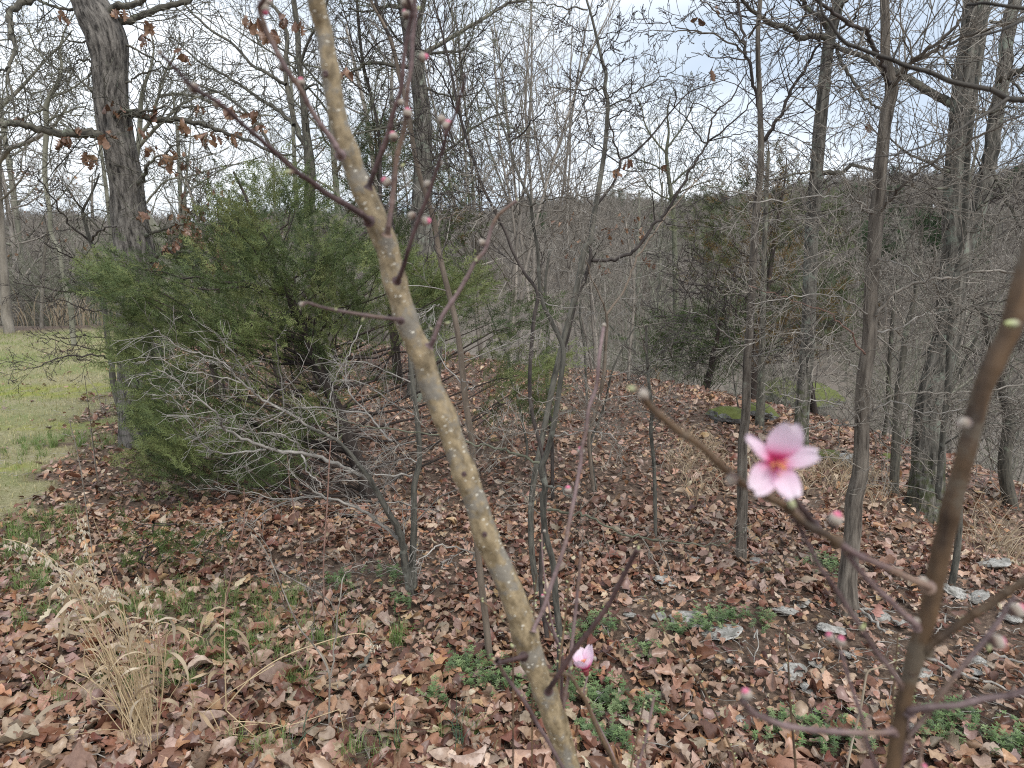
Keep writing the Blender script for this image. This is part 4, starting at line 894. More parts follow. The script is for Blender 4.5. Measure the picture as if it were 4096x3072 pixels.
# dark slender stems in the upper middle
simple('sapling', 'slender dark sapling left of the lichen covered trunk', 'W 610,860,16 608,700,16 B 860,1450,24 862,1350,24 865,1150,22 860,950,22 840,800,22 800,620,22 760,470,22 740,350,20 720,150,20 710,0,18 700,-150,14', 6.0, 'dark_twig', 'dark_twig', [('B 850,870 900,700 920,560 915,400', 12, 6, 10, .5), ('B 770,500 690,300 650,160 600,0', 14, 8, 14, .5), ('B 745,400 830,300 950,250 1100,200', 12, 6, 12, .5), ('B 810,650 700,560 600,420 520,300', 12, 5, 14, .5)], rmin=.0024, auto=(22, .6, .15))
simple('sapling', 'dark curved sapling with open twigs crossing from top centre down to the middle', 'K 300,900,30 250,500,28 G 300,1500,26 200,1000,26 220,500,26 250,290,24 160,150,22 80,0,20 B 1700,1550,20 1620,1390,20 1540,1230,20 1480,1050,19 1430,900,18 1380,700,18 1330,450,17 1290,280,15 1250,120,14 1215,0,12 1200,-60,10', 3.3, 'dark_twig', 'dark_twig', [('B 1370,740 1300,560 1200,400 1100,290', 12, 7, 12, .3), ('B 1390,800 1450,700 1530,600 1600,500 1680,400', 10, 4, 10, .25), ('B 1400,760 1330,700 1200,630 1060,590', 7, 3, 8, .2), ('B 1440,930 1530,950 1650,960 1800,920', 7, 3, 8, .2), ('B 1470,1040 1400,1010 1300,1020 1200,1060', 7, 3, 8, .2), ('B 1260,130 1150,90 1040,50 940,-20', 9, 5, 8, .25), ('B 1560,1250 1450,1240 1330,1210 1200,1190', 7, 3, 10, .25), ('B 1640,1420 1500,1360 1350,1370 1200,1420', 7, 3, 10, .25)], rmin=.0012, auto=(16, .22, .3))
random.seed(25)
simple('sapling', 'crooked grey sapling standing just right of the peach trunk', 'K 372,1180,50 370,1130,44 370,850,40 345,620,40 330,400,38 280,200,38 265,0,38 G 290,1659,40 300,1570,42 275,1450,42 310,1350,38 360,1150,36 390,950,34 410,800,34 420,700,34 410,620,32 330,450,28 270,300,24 250,0,22 C 230,1550,22 210,1400,22 200,1320,20 150,1220,19 100,1100,18 60,950,17 30,870,15 0,780,14 B 1600,660,12 1540,560,10 1480,500,7', 2.5, 'sapling_grey', 'grey_twig', [
    ('C 205,1370 270,1340 420,1310 560,1305 700,1280 860,1250', 13, 5, 10, .2), ('C 60,950 170,850 240,770 340,700 460,640', 12, 5, 10, .2, -.2, 'dark_twig'), ('C 215,1410 330,1400 480,1420 600,1430', 10, 4, 8, .18), ('C 130,1180 200,1185 330,1180', 8, 4, 4, .12), ('C 70,1070 150,1080 240,1070', 7, 3, 3, .1), ('C 235,1560 380,1570 440,1580', 7, 3, 4, .12),
    ('C 220,1500 330,1440 450,1380 560,1350', 8, 3, 6, .15), ('C 140,1200 60,1150 -20,1110', 9, 4, 6, .15), ('C 190,1370 100,1340 0,1300 B 1560,1290', 10, 4, 8, .2),
    ('G 275,1440 170,1370 70,1330 0,1315 F 1550,1300 1430,1270 1200,1220 900,1185 700,1150 500,1080 330,1040', 20, 5, 22, .2, .2, 'green_twig'), ('G 285,340 340,360 400,380 560,385', 12, 4, 6, .12, 0, 'pale_twig'), ('G 270,330 200,280 100,240 30,200', 8, 3, 6, .12), ('G 400,385 330,450 250,540 180,600 100,660', 8, 3, 8, .12, 0, 'pale_twig'),
    ('G 395,1085 500,1075 620,1070 700,1080 850,1050', 10, 4, 8, .15), ('G 360,1235 470,1220 600,1200 700,1210 780,1270', 12, 4, 8, .15, -.3, 'pale_twig'), ('G 300,1570 370,1575 430,1600 500,1659', 16, 8, 4, .1), ('K 290,60 370,60 450,85 520,85 620,135 760,200 880,240 1000,250 1120,260 1280,275 1400,270 1480,200 1560,150', 20, 6, 16, .12, -.2, 'green_twig'), ('K 880,240 930,320 970,400 985,440', 8, 4, 3, .06), ('G 380,1000 280,1005 200,990', 9, 4, 4, .1), ('G 420,900 480,905 520,930', 7, 3, 3, .08), ('G 340,1190 220,1215 100,1220 0,1240', 9, 4, 8, .12), ('G 290,1570 200,1560 120,1545', 8, 4, 5, .1, 0, 'pale_twig'), ('K 260,90 200,50 130,30 0,40 J 1500,20', 9, 4, 6, .1, 0, 'pale_twig')], 12, rmin=.001, wander=.16)
simple('sapling', 'dark branching sapling with wide angled forks against the bright sky', 'G 350,1659,24 345,1300,24 330,1000,24 370,780,26 440,600,26 480,430,28 510,300,28 560,200,28 600,60,26 C 600,1659,22 605,1500,20 625,1390,20 690,1300,18 750,1220,17 795,1110,17 802,1060,14 870,1030,14 960,950,13 1050,850,12 1110,770,11 1180,690,9 1260,610,8 1400,560,7 1520,520,5', 2.9, 'dark_twig', 'dark_twig', [
    ('C 802,1060 770,960 740,850 710,740 690,660 600,560 500,510', 13, 5, 12, .2), ('C 795,1110 870,1140 970,1125 1060,1110 1170,1090', 8, 4, 8, .15), ('C 800,1090 690,1020 600,960 450,870 330,770', 10, 4, 12, .2), ('C 1050,850 950,960 850,880', 5, 3, 3, .1), ('C 1155,720 1165,620 1140,565', 9, 5, 2, .08), ('C 750,910 690,915', 6, 3, 0, 0), ('C 625,1390 560,1250 520,1120 480,930', 8, 3, 8, .15),
    ('G 605,65 700,70 820,40 900,0 C 1000,1520 1070,1440 1130,1360 1200,1250 1260,1130 1310,1050 1370,960 1390,850 1440,740 1530,660 1590,560 1640,480', 26, 7, 14, .2, -.1), ('C 1380,940 1480,870 1600,760 1700,640 1825,520 D 260,430', 13, 5, 12, .25), ('C 1390,935 1500,910 1620,880 1825,860', 9, 4, 10, .2), ('C 1370,950 1290,860 1200,750 1090,660 980,590', 10, 4, 12, .2), ('C 1070,1450 1150,1500 1320,1505 1420,1510', 9, 3, 8, .15), ('C 1030,1470 1010,1300 980,1150 870,1110', 9, 4, 8, .15), ('C 1440,750 1330,700 1230,660 1120,640', 8, 4, 8, .15), ('C 1490,690 1420,640 1350,615', 6, 3, 2, .1), ('G 600,80 660,-30 700,-120', 7, 3, 4, .15)], 9, rmin=.0011, wander=.14)
hang_leaves(t.root, 'C 765,1110,26 850,1060,26', 2.9, .05, 3)
simple('sapling', 'tall straight grey sapling with long side twigs standing against the sky', 'K 232,600,46 230,560,42 200,350,38 190,150,38 G 210,1659,40 230,1500,40 290,1200,38 350,900,38 420,600,38 500,300,38 560,0,38 C 600,1600,38 620,1450,36 650,1280,34 680,1100,32 700,950,30 710,800,28 715,680,28 695,590,26 705,500,24 685,430,22 660,330,20 630,200,18 600,80,16 575,0,14 560,-80,12', 3.45, 'sapling_grey', 'dark_twig', [
    ('C 580,65 450,45 320,25 190,10', 12, 6, 6, .15), ('C 615,200 520,190 450,165 385,150', 8, 4, 6, .12), ('C 650,250 750,220 860,170', 9, 3, 6, .12), ('C 615,110 650,60 685,0', 10, 5, 2, .1), ('C 675,370 740,300 790,220 850,140', 8, 3, 4, .12), ('C 690,410 620,370 540,345 480,325', 8, 3, 6, .15), ('C 695,595 600,590 440,585 310,570', 12, 5, 8, .15), ('C 715,650 780,590 850,540 910,480', 9, 4, 4, .12), ('C 725,705 850,650 960,580 1100,500 1195,440', 12, 5, 8, .15), ('C 720,795 850,730 940,690 1030,660', 10, 4, 8, .15), ('C 700,750 600,740 500,735', 6, 3, 4, .1), ('C 690,700 600,660 500,610 430,590', 6, 3, 5, .1), ('C 700,440 790,430 900,375', 8, 3, 3, .1), ('C 705,850 780,860 870,790 950,730', 7, 3, 5, .12), ('C 690,1000 620,900 560,850', 8, 3, 6, .15)], 10, rmin=.0012, wander=.12)
simple('sapling', 'pale pinkish forked sapling in the middle distance', 'G 622,1620,26 620,1590,24 600,1400,24 590,1250,22 620,1120,22 660,980,22 690,820,22 700,650,22 710,500,22 705,420,20', 4.3, 'smooth_tan', 'pale_twig', [('G 705,430 800,300 860,180 900,60 940,0 C 1050,1500 1170,1350 1300,1200 1400,1100', 17, 7, 16, .35, .2), ('G 705,420 660,300 600,170 570,80 520,0', 13, 6, 10, .3), ('G 660,1005 800,970 950,965 1100,990 1220,960', 8, 3, 8, .2), ('G 690,850 850,810 1000,740 1150,700', 8, 3, 8, .2)], rmin=.0014, auto=(10, .3, .3))
simple('sapling', 'thin grey sapling alone on the leaf slope left of the thin brown tree', 'K 965,250,24 962,200,22 960,0,24 G 1025,1659,24 1020,1400,24 1000,1200,24 1010,1080,24 990,900,22 975,700,20 970,500,16', 3.65, 'sapling_grey', 'grey_twig', [('G 1000,1230 1060,1130 1100,1100', 8, 4, 4, .12), ('G 1030,1330 1070,1280 1085,1400 1060,1520', 7, 3, 3, .1), ('G 975,700 900,430 1000,300', 8, 4, 8, .3)], rmin=.0012, auto=(12, .35, .5))
for lab, tr, Yv in (('dark upright sapling left of the pale pinkish one', 'G 335,1200,26 330,1050,25 310,800,24 320,500,22 300,250,18 330,0,14', 5.3), ('thin dark sapling right of the dark upright one', 'G 578,1040,16 570,850,16 560,650,15 530,400,13 560,150,10', 6.2), ('slim brown sapling at the left of the leaf slope', 'G 170,1420,20 180,1300,20 150,1150,18 120,1000,17 70,850,15 60,720,13 0,600,10 F 1500,150,8', 4.2), ('twin stemmed grey sapling beside the pale pinkish one', 'G 635,1600,20 600,1300,18 650,1150,16 700,1000,14 760,760,12 900,500,8', 4.5), ('thin stem beside the mossy boulder', 'G 1590,1100,10 1550,850,9 1530,650,8 1500,400,6', 5.8)):
    simple('sapling', lab, tr, Yv, 'sapling_grey', 'grey_twig', [], 6, rmin=.0014, auto=(16, .4, .2), cat='tree')
# young oaks with withered brown leaves
random.seed(26)
for lab, s, sp, Yv, pr in (('young oak holding tan withered leaves right of the leaning oak', 'W 470,760,8 460,600,7 430,480,6 400,380,4', 'W 430,400,50 410,360,40 470,420,50 440,470,50 480,500,40 420,520,40 500,460,40 395,460,30', 6.6, 7), ('young oak with rusty leaves in the middle distance between the saplings', 'W 1360,760,7 1370,640,6 1360,540,5 1350,470,4', 'W 1350,500,50 1320,500,40 1380,510,45 1350,480,40 1300,580,30 1390,560,30 1240,540,30 1220,480,35', 8.2, 7), ('young oak with thin brown leaves at the back of the lawn', 'W 90,700,8 95,560,7 110,450,6', 'W 100,400,60 70,420,50 140,400,40 110,470,60 60,520,60 150,520,50 40,380,40', 12.6, 6)):
    tt = simple('young_oak', lab, s, Yv, 'grey_twig', 'grey_twig', [], 6, rmin=.002, auto=(24, .8, .2))
    hang_leaves(tt, sp, Yv, .075, pr)
random.seed(27)

# --- right side trees
simple('thin_tree', 'thin straight brown tree with a mossless foot in the middle of the leaf floor', 'K 1495,385,78 1492,340,68 1495,200,64 1500,0,64 G 1600,1659,62 1610,1300,60 1630,1100,58 1637,900,56 1642,700,54 1660,500,52 D 40,1500,48 60,1300,45 75,1150,45 80,950,42 75,800,36 70,600,34 60,400,32 60,200,30 75,0,28 85,-100,26', 3.3, 'sapling_brown', 'dark_twig', [
    ('D 85,940 150,850 230,720 310,560 380,450 440,330 470,250 490,100', 26, 12, 20, .35, -.2, 'dark_twig'), ('D 78,950 C 1725,900 1715,700 1680,560 1640,400 1620,300 1605,150 1580,0', 24, 16, 12, .3, .1, 'dark_twig'), ('C 1630,310 1580,250 1500,150 1420,60 1330,0', 12, 8, 6, .2), ('C 1620,350 1540,300 1420,230 1300,215 1200,210 1050,205 910,215', 14, 4, 10, .15), ('C 1340,215 1200,180 1120,160 1000,130 885,125', 9, 4, 8, .2), ('C 1650,250 1700,180 1760,100 1825,40', 16, 10, 6, .3), ('C 1650,395 1500,385 1410,380 1340,355 1270,345', 10, 5, 4, .1), ('C 1690,340 1620,350 1450,345', 7, 4, 4, .1), ('C 1640,440 1540,460 1420,465', 6, 3, 3, .1),
    ('G 1640,640 1560,600 1480,540 1400,460 1300,420 1170,400', 12, 5, 18, .35, -.3, 'pale_twig'), ('G 1655,330 1600,300 1500,260 1380,230 1250,220 1100,150', 11, 5, 18, .35, -.3, 'pale_twig'), ('G 1650,450 1590,460 1540,380 1480,300 1440,200 1450,80', 10, 4, 16, .3, -.3, 'pale_twig'), ('G 1650,720 1700,700 1825,670 H 300,620 430,560', 12, 5, 14, .3, -.2, 'pale_twig'), ('G 1640,800 1500,680 1400,650 1200,700 1050,740 900,780', 9, 4, 16, .25, -.3), ('D 70,1300 0,1290 C 1500,1260 1400,1240 1300,1270', 12, 5, 14, .3, -.2, 'pale_twig'), ('D 60,1420 150,1400 300,1370 420,1350', 10, 4, 12, .3), ('H 20,700 150,660 300,610 430,570', 9, 4, 10, .2, 0, 'pale_twig')], 14, rmin=.0013, wander=.18)
hang_leaves(t.root, 'C 1430,40,26 1410,470,20 1320,115,10 1075,1100,14 D 780,830,20', 3.3, .045, 2)
random.seed(28)
simple('forest_tree', 'leaning grey trunk standing past the crest, left of the forked tree', 'H 340,1420,105 345,1300,95 350,1100,90 370,850,90 390,600,88 400,300,86 410,0,84 D 420,1500,84 440,1250,84 455,1050,82 470,850,82 490,650,78 510,450,74 530,280,74 560,150,72 600,0,68 640,-200,60', 6.2, 'moss_trunk', 'dark_twig', [
    ('D 520,250 420,240 330,250 280,200 160,160 80,110 0,50 C 1580,-30', 42, 22, 22, .5, -.4), ('D 520,180 470,110 420,80 370,30 320,-20', 32, 20, 8, .5), ('D 560,290 590,330 610,420 680,510 720,580 770,650 820,700 870,720', 26, 14, 16, .4), ('D 480,1145 570,1150 620,1140 680,1100 740,1105 830,1135', 34, 18, 12, .3), ('D 450,1140 410,1140 280,1165 150,1190 80,1200', 18, 8, 12, .35), ('D 470,740 440,740 380,680 320,650 240,640', 12, 6, 8, .4), ('D 600,60 660,-20', 30, 20, 3, .4), ('D 600,190 700,130 720,60 800,20', 18, 8, 10, .4), ('D 500,560 620,540 720,600', 10, 5, 8, .4), ('D 300,210 380,100 360,40 300,0', 18, 8, 10, .5)], 22, dict(step=.04, amp=.06), rmin=.0014, wander=.17, up=.04, auto=(14, .5, .5), lm='limb')
simple('forked_tree', 'brown tree with a high fork and moss on its middle, right of the pink flower', 'L 605,690,150 608,640,118 610,500,104 630,300,97 645,150,97 650,0,100 H 725,1659,102 735,1500,98 745,1350,92 750,1150,90 755,950,90 770,800,90 800,600,88 805,400,84 815,200,86 830,0,84 D 845,1450,90 860,1300,84 870,1150,82 885,1000,78 900,850,76 920,720,80 940,650,78 948,570,82 930,480,66 912,400,60 905,350,58 905,200,58 900,0,55 900,-200,50', 2.92, 'sapling_brown', 'grey_twig', [
    ('D 955,580 980,530 1030,450 1100,400 1200,310 1330,220 1420,120 1500,30 1560,-40', 34, 14, 16, .4, -.3), ('D 960,560 1000,520 1080,420 1180,360 1300,310 1420,250 1560,210 1700,170 1825,120 1950,80', 26, 14, 18, .4, -.4), ('D 940,580 920,520 895,470 860,370 810,280 770,200 690,170 590,110 500,40 440,0', 30, 22, 18, .35, -.4, 'dark_twig'),
    ('D 830,1420 790,1400 740,1340 650,1300 500,1300 350,1310 200,1335 0,1340', 15, 7, 22, .3, -.2, 'pale_twig'), ('D 830,1420 800,1410 720,1370 640,1370 500,1430 300,1465 150,1460 0,1445', 15, 6, 22, .3, -.1, 'pale_twig'), ('D 860,1400 880,1380 950,1300 1020,1220 1150,1120 1280,1050 1400,980 1500,920 1650,840 1825,750 1950,700', 22, 10, 26, .4, -.4), ('D 840,1130 900,900 800,600', 1, 1, 0, 0),
    ('H 830,440 850,420 950,310 1050,240 1200,200 1330,190 1500,150 1700,150 1825,170 1950,200', 24, 10, 26, .35, -.3, 'grey_twig'), ('H 780,700 760,680 690,580 600,470 500,400 350,350 200,310 0,235', 13, 5, 20, .25, -.2, 'red_twig'), ('H 800,440 770,420 700,360 600,310 480,295 300,310 150,340 0,350', 13, 5, 20, .25, -.3, 'pale_twig'), ('H 740,800 720,790 640,720 560,640 430,570 300,550 150,560 50,600 0,630', 12, 5, 20, .25, -.2, 'pale_twig'),
    ('H 770,1180 690,1080 590,1030 450,995 380,1000 300,980 220,960 190,880', 12, 4, 10, .12, -.2, 'pale_twig'), ('H 760,1150 800,1100 850,1050 980,1000 1120,1080 1250,1080 1400,1060 1500,1040', 14, 6, 16, .2, -.2, 'pale_twig'), ('H 590,1310 590,1250 610,1160 680,1110 760,1050 860,1015 950,960 1050,950 1200,950 1400,945 1600,930 1825,890', 9, 11, 22, .2, -.2, 'pale_twig'), ('H 865,1015 1000,1060 1100,1070 1200,1110 1380,1170', 10, 6, 8, .15, 0, 'pale_twig'), ('H 740,1160 600,1160 520,1145 430,1170 320,1190', 12, 7, 6, .12, -.1, 'pale_twig'), ('H 770,1165 850,1220 920,1310 1050,1350 1200,1400', 12, 6, 10, .2, -.1), ('H 730,1440 690,1420 600,1385 420,1385', 10, 5, 4, .1), ('H 590,1310 660,1350 670,1400', 7, 4, 2, .05, 0, 'pale_twig'),
    ('H 850,540 980,520 1150,430 1300,410 1450,350', 13, 5, 16, .3, 0, 'pale_twig'), ('D 900,1350 1000,1280 1120,1240 1250,1250', 11, 5, 10, .3), ('H 800,60 900,60 1050,120 1200,250 1330,400', 12, 5, 16, .3, -.2, 'pale_twig'), ('D 880,960 800,800 700,720 600,690', 9, 4, 10, .25), ('D 880,1010 930,1030 1100,1090 1300,1110', 8, 4, 10, .25), ('H 830,300 700,120 600,50 500,0', 10, 4, 12, .25, -.3, 'pale_twig')], 34, dict(step=.012, amp=.05, kz=6, flare=.35), rmin=.0012, wander=.2, auto=(16, .3, .35))
random.seed(29)
simple('oak_tree', 'thickest oak at right, mossy foot and two tall lichen covered stems', 'H 1175,1760,290 1180,1690,240 1180,1600,212 1190,1400,196 1200,1100,182 1232,900,170 1280,700,165 1330,500,160 1350,250,165 D 1370,1659,160 1370,1400,150 1380,1150,142 1400,900,138 1420,650,142 1455,450,152 1485,250,150 1508,0,148 1530,-250,135', 4.8, 'moss_oak', 'dark_twig', [
    ('H 1300,620 1360,400 1400,150 D 1440,1659 1500,1450 1560,1250 1600,1050 1625,850 1670,600 1700,400 1730,150 1765,0 1800,-200', 112, 78, 20, .6, .3, 'oak_lichen'), ('D 1380,700 1340,680 1300,660 1160,590 1050,520 960,470 850,420 750,370 620,330 570,290', 64, 24, 26, .45, .3), ('D 1650,530 1730,500 1825,455 1950,400', 48, 34, 10, .5), ('D 1440,740 1500,740 1600,745 1700,710 1780,720', 24, 12, 10, .4), ('D 1340,1140 1300,1130 1200,1080 1080,1030 1000,980 940,920', 26, 10, 18, .4), ('D 1350,1250 1150,1250 1000,1210 900,1170', 18, 7, 14, .35), ('D 1340,1340 1280,1350 1100,1355 980,1310', 18, 7, 14, .35), ('D 1380,540 1300,400 1240,330 1150,250', 14, 6, 14, .4), ('D 1600,140 1700,150 1800,130', 20, 14, 6, .4), ('D 1690,480 1760,560 1825,620', 20, 12, 8, .4), ('D 1600,1100 1720,1350 1780,1450 1825,1540', 26, 18, 10, .4), ('D 1500,1400 1650,1300 1825,1250', 16, 8, 14, .4), ('H 1440,300 1600,450 1780,500', 16, 8, 16, .4), ('H 1270,1000 1450,1100 1650,1150 1825,1140', 14, 8, 16, .4), ('H 1350,600 1550,700 1700,650 1825,600', 14, 8, 16, .4)], 46, dict(step=.022, amp=.085, kz=2.8), rmin=.0012, wander=.16, up=.04, auto=(14, .5, .4), lm='limb')
simple('sapling', 'slender smooth grey sapling climbing in front of the thickest oak', 'L 1252,545,48 1255,520,42 1290,300,40 1292,0,40 H 1262,1640,38 1270,1450,38 1290,1200,38 1320,900,38 1330,600,38 1345,400,36 1370,200,36 1410,0,36 D 1430,1500,36 1438,1300,36 1450,1050,34 1470,850,34 1500,650,30 1530,400,26 1560,200,22 1600,50,16', 3.3, 'sapling_grey', 'grey_twig', [('H 1330,500 1420,400 1550,360 1700,330 1825,340', 14, 6, 20, .35, -.2), ('H 1340,430 1250,260 1180,200 1100,160', 12, 5, 16, .3), ('H 1290,1100 1400,1000 1600,980 1825,1000', 12, 6, 20, .3, -.2, 'pale_twig'), ('H 1280,1300 1450,1180 1560,1150 1825,1170', 12, 5, 18, .3, -.2), ('D 1430,1540 1600,1500 1700,1440 1825,1430', 12, 5, 16, .3), ('D 1450,1330 1500,1240 1650,1150 1825,1080', 14, 8, 14, .35, -.2, 'pale_twig'), ('D 1480,800 1600,740 1750,640', 10, 5, 12, .3)], 10, rmin=.0013, wander=.2, auto=(20, .35, .2))
simple('bare_tree', 'slanting thin dark tree at the right behind the blurred stem', 'H 1200,1100,20 1330,950,20 1460,680,20 1560,480,20 1640,330,18 1740,180,16 1825,40,14', 5.6, 'limb', 'grey_twig', [], 7, rmin=.0018, auto=(26, .5, .1), wander=.24)
for lab, s_, Yv in (('grey stem between the forked tree and the thickest oak', 'H 960,1650,60 970,1400,58 985,1100,55 1000,850,45 1030,650,40 1050,500,35 1100,300,28 D 1150,1500,20', 6.0), ('dark stem just left of the grey stem behind the forked tree', 'H 925,980,30 930,800,30 945,560,26 960,400,22 990,200,16', 7.5), ('low dark trunk at the right beyond the crest', 'W 2212,1240,30 2190,1120,28 2170,1010,26 2180,900,24 2150,780,20 2120,650,14', 5.4), ('dark trunk behind the thin brown tree', 'G 1720,1180,60 1730,1000,58 1735,800,50 1740,600,40 D 110,1400,30 130,1000,20', 6.6)):
    simple('bare_tree', lab, s_, Yv, 'limb', 'grey_twig', [], 9, rmin=.0018, auto=(34, .6, .15), wander=.24)
# multi-stem thickets seen in the upper middle: fine upright twigs
random.seed(30)
for k, (sx, sy, Yv, hh, sc) in enumerate([(1040, 740, 9.5, 5.6, 1), (1100, 730, 9.0, 5.2, 1), (1160, 730, 10.0, 5.8, 1), (1230, 720, 10.5, 5.4, 1), (1290, 720, 12, 4.4, 1)]):
    b = PY(sx * 1.8517, sy * 1.8517, Yv); b[2] = Hs(b[0], b[1]); T = Tubes(); e = empty('bare_tree', b, 'fine twigged bare tree making the grey haze of twigs in the upper middle', 'tree', 'fine twigged trees in the upper middle')
    Tt = Tubes()
    o = opts([Tt, T, T, T], n=[1, 11, 6, 4], seg=[8, 5, 3, 2], wander=[.06, .12, .16, .2], up=[.04, .06, .04, .02], taper=[.3, .4, .5, .6], ang=[0, 36, 38, 38], len=[1, .45, .42, .42], rr=[1, .5, .6, .7], rmin=.0022, sides=[5, 3, 3, 3]); o['from'] = [.2, .1, .1, .1]
    for q in range(3): grow(None, Vector(b), Vector((random.gauss(0, .12), random.gauss(0, .12), 1)).normalized(), (hh + .2) * random.uniform(.8, 1), .028, 0, o)
    Tt.build('trunk', M['far_bark'], e); tag(T.build('crown', M['grey_twig'], e), kind='stuff')
# green-grey round crowned tree seen in the gap of sky
random.seed(31)
simple('bare_tree', 'round crowned mossy grey tree low in the gap of bright sky', 'C 1170,2300,40 1165,1900,38 1160,1659,36 1150,1400,32 1130,1250,28 1110,1100,24 1105,1000,22 1120,880,16 1110,750,12 1130,640,8', 14.0, 'green_twig', 'green_twig', [('C 1105,1020 1020,920 960,820 940,720 900,640', 14, 6, 20, 1.0), ('C 1110,980 1200,860 1260,740 1300,640', 14, 6, 20, 1.0), ('C 1120,1150 1010,1090 920,1060 850,1000', 13, 5, 18, .9), ('C 1130,1230 1240,1130 1350,1060 1450,1040', 13, 5, 18, .9), ('C 1140,1330 1020,1270 960,1200 900,1120', 12, 5, 16, .9), ('C 1140,1300 1300,1230 1420,1190', 12, 5, 16, .9)], 8, rmin=.0045, wander=.3)

# ------------------------------------------------------------------ grey arching sapling in front of the cedar
random.seed(32); Y = 2.88
P, r = trace('S 1455,1590,80 1450,1530,66 1450,1400,58 1452,1300,40 1460,1100,36 1460,900,34 1490,750,30 1480,550,28 1455,350,26 1440,200,26 1430,80,20 1400,-80,12', Y)
t = Tree('arching_sapling', 'two stemmed grey sapling whose pale twigs arch left in front of the cedar', P[0], 'sapling_grey', 'pale_twig', cat='tree'); t.trunk(P, r, 12)
def SL(s, a, b, n_, l_, dy=-.2, own=None, mat='pale_twig', up=.0):
    t.limb(trace(s, Y, Y + dy, a * .7234, b * .7234, jit=.003), mat=mat, tw=(n_, l_) if n_ else None, own=a > 9 if own is None else own, rmin=.0009, wander=.17, up=up, levels=2, nch=3)
SL('S 1455,1560 1440,1450 1410,1300 1390,1170 1320,1040 1260,930 1210,850 1100,700 1000,620 870,560', 52, 14, 22, .25, -.2, mat='sapling_grey')
SL('S 1400,1210 1380,1190 1250,1080 1150,1010 1000,960 900,920 860,870', 24, 8, 16, .22)
SL('S 1000,955 850,950 700,960 560,930 460,920 360,890', 9, 4, 12, .16); SL('S 950,945 750,980 650,1030 560,1090 480,1070 300,1130', 9, 4, 12, .16)
SL('S 1210,850 1130,810 1000,760 900,720 840,710 700,690 640,680 540,640 430,590 400,560 390,520 340,460 260,400 200,360 130,290 30,240', 24, 6, 34, .2, -.5)
SL('S 640,690 500,700 400,710 320,680 270,630 230,540 170,450 100,380 0,320', 12, 4, 18, .16, -.4); SL('S 840,700 820,670 760,620 680,600 560,600 450,570 300,560', 12, 4, 14, .18, -.3)
SL('S 830,700 850,740 870,810 920,850 950,900', 13, 5, 6, .12); SL('S 1000,620 880,560 790,500 620,410 560,360 490,300 440,240 370,190 270,160 160,130 80,60 20,20', 15, 5, 26, .2, -.5)
SL('S 500,320 400,290 290,270 200,260 60,190 -60,180', 9, 3, 14, .16); SL('S 1340,640 1300,620 1270,570 1200,490 1100,370 1080,280 1090,180', 13, 5, 18, .2, .1)
SL('S 1200,490 1000,465 850,455 740,480 600,560 540,600', 11, 4, 18, .18, -.2); SL('S 1450,830 1370,830 1250,830 1140,815 1060,800', 12, 6, 10, .15)
SL('S 560,360 520,260 470,170 420,110 380,60', 10, 3, 12, .16, -.3); SL('S 680,380 780,320 870,240 950,215 1050,215', 8, 4, 6, .15, -.3); SL('S 680,380 580,490 500,490 420,520 380,550 300,600 210,660', 8, 3, 12, .14, -.3)
SL('S 1170,0 1110,130 1080,200 1020,300 1000,420', 8, 5, 3, .1); SL('S 740,450 725,290 710,200 700,100 720,60', 9, 4, 2, .1); SL('S 1460,1000 1350,980 1200,1000 1100,990', 9, 4, 10, .15); SL('S 1460,1100 1600,950 1700,910', 9, 5, 4, .1)
SL('S 1480,640 1300,700 1240,760 1300,850', 9, 4, 10, .2, .1); SL('S 1490,760 1400,740 1330,800 1250,1000', 9, 4, 14, .2, .1); SL('S 1470,500 1350,440 1200,330 1050,300', 10, 4, 16, .2); SL('S 1450,320 1300,250 1150,200 1000,230', 9, 3, 14, .18); SL('S 1330,1020 1470,1020 1600,1030', 6, 3, 6, .12)
t.done()
# thin shoots near the ground
random.seed(33)
for lab, s_, mt, n_ in (('reddish upright shoot in front of the cedar, left of the arching sapling', 'S 930,1640,9 960,1540,9 960,1300,9 980,1000,9 990,780,8 1000,640,5', 'red_twig', 4), ('second reddish shoot, a little left of the taller one', 'S 920,1560,9 900,1500,9 850,1280,9 820,1100,9 790,980,8 770,850,6 760,700,4', 'red_twig', 4), ('pinkish shoot bending right below the cedar', 'S 400,1650,9 430,1480,9 470,1300,8 520,1100,7 520,900,4', 'red_twig', 5), ('forked thin stem left of the reddish shoots', 'S 1030,1620,9 1010,1560,8 960,1500,8 700,1350,7 660,1240,6 560,1120,5 480,1070,3', 'grey_twig', 8)):
    simple('shoot', lab, s_, 2.55, mt, mt, [], 5, rmin=.0008, auto=(n_, .12, .4), cat='shoot')
simple('bare_shrub', 'thin forked bush twigs in front of the leaves at lower centre left', 'J 492,1400,17 490,1330,14 492,1200,13 490,1080,13 450,980,11 380,880,10 300,780,9 200,550,8 140,400,7 60,260,5 0,200,4', 2.08, 'grey_twig', 'grey_twig', [('J 500,1080 530,900 540,700 590,460 700,390 770,375', 12, 5, 8, .1, .1), ('J 590,460 530,360 470,320', 7, 4, 3, .06), ('J 390,880 400,700 385,560 440,500 420,430', 9, 4, 6, .08), ('J 300,770 180,580 150,430', 7, 3, 6, .08), ('J 510,720 430,560 340,420', 6, 3, 6, .08)], 6, rmin=.0007, wander=.16, cat='shrub')
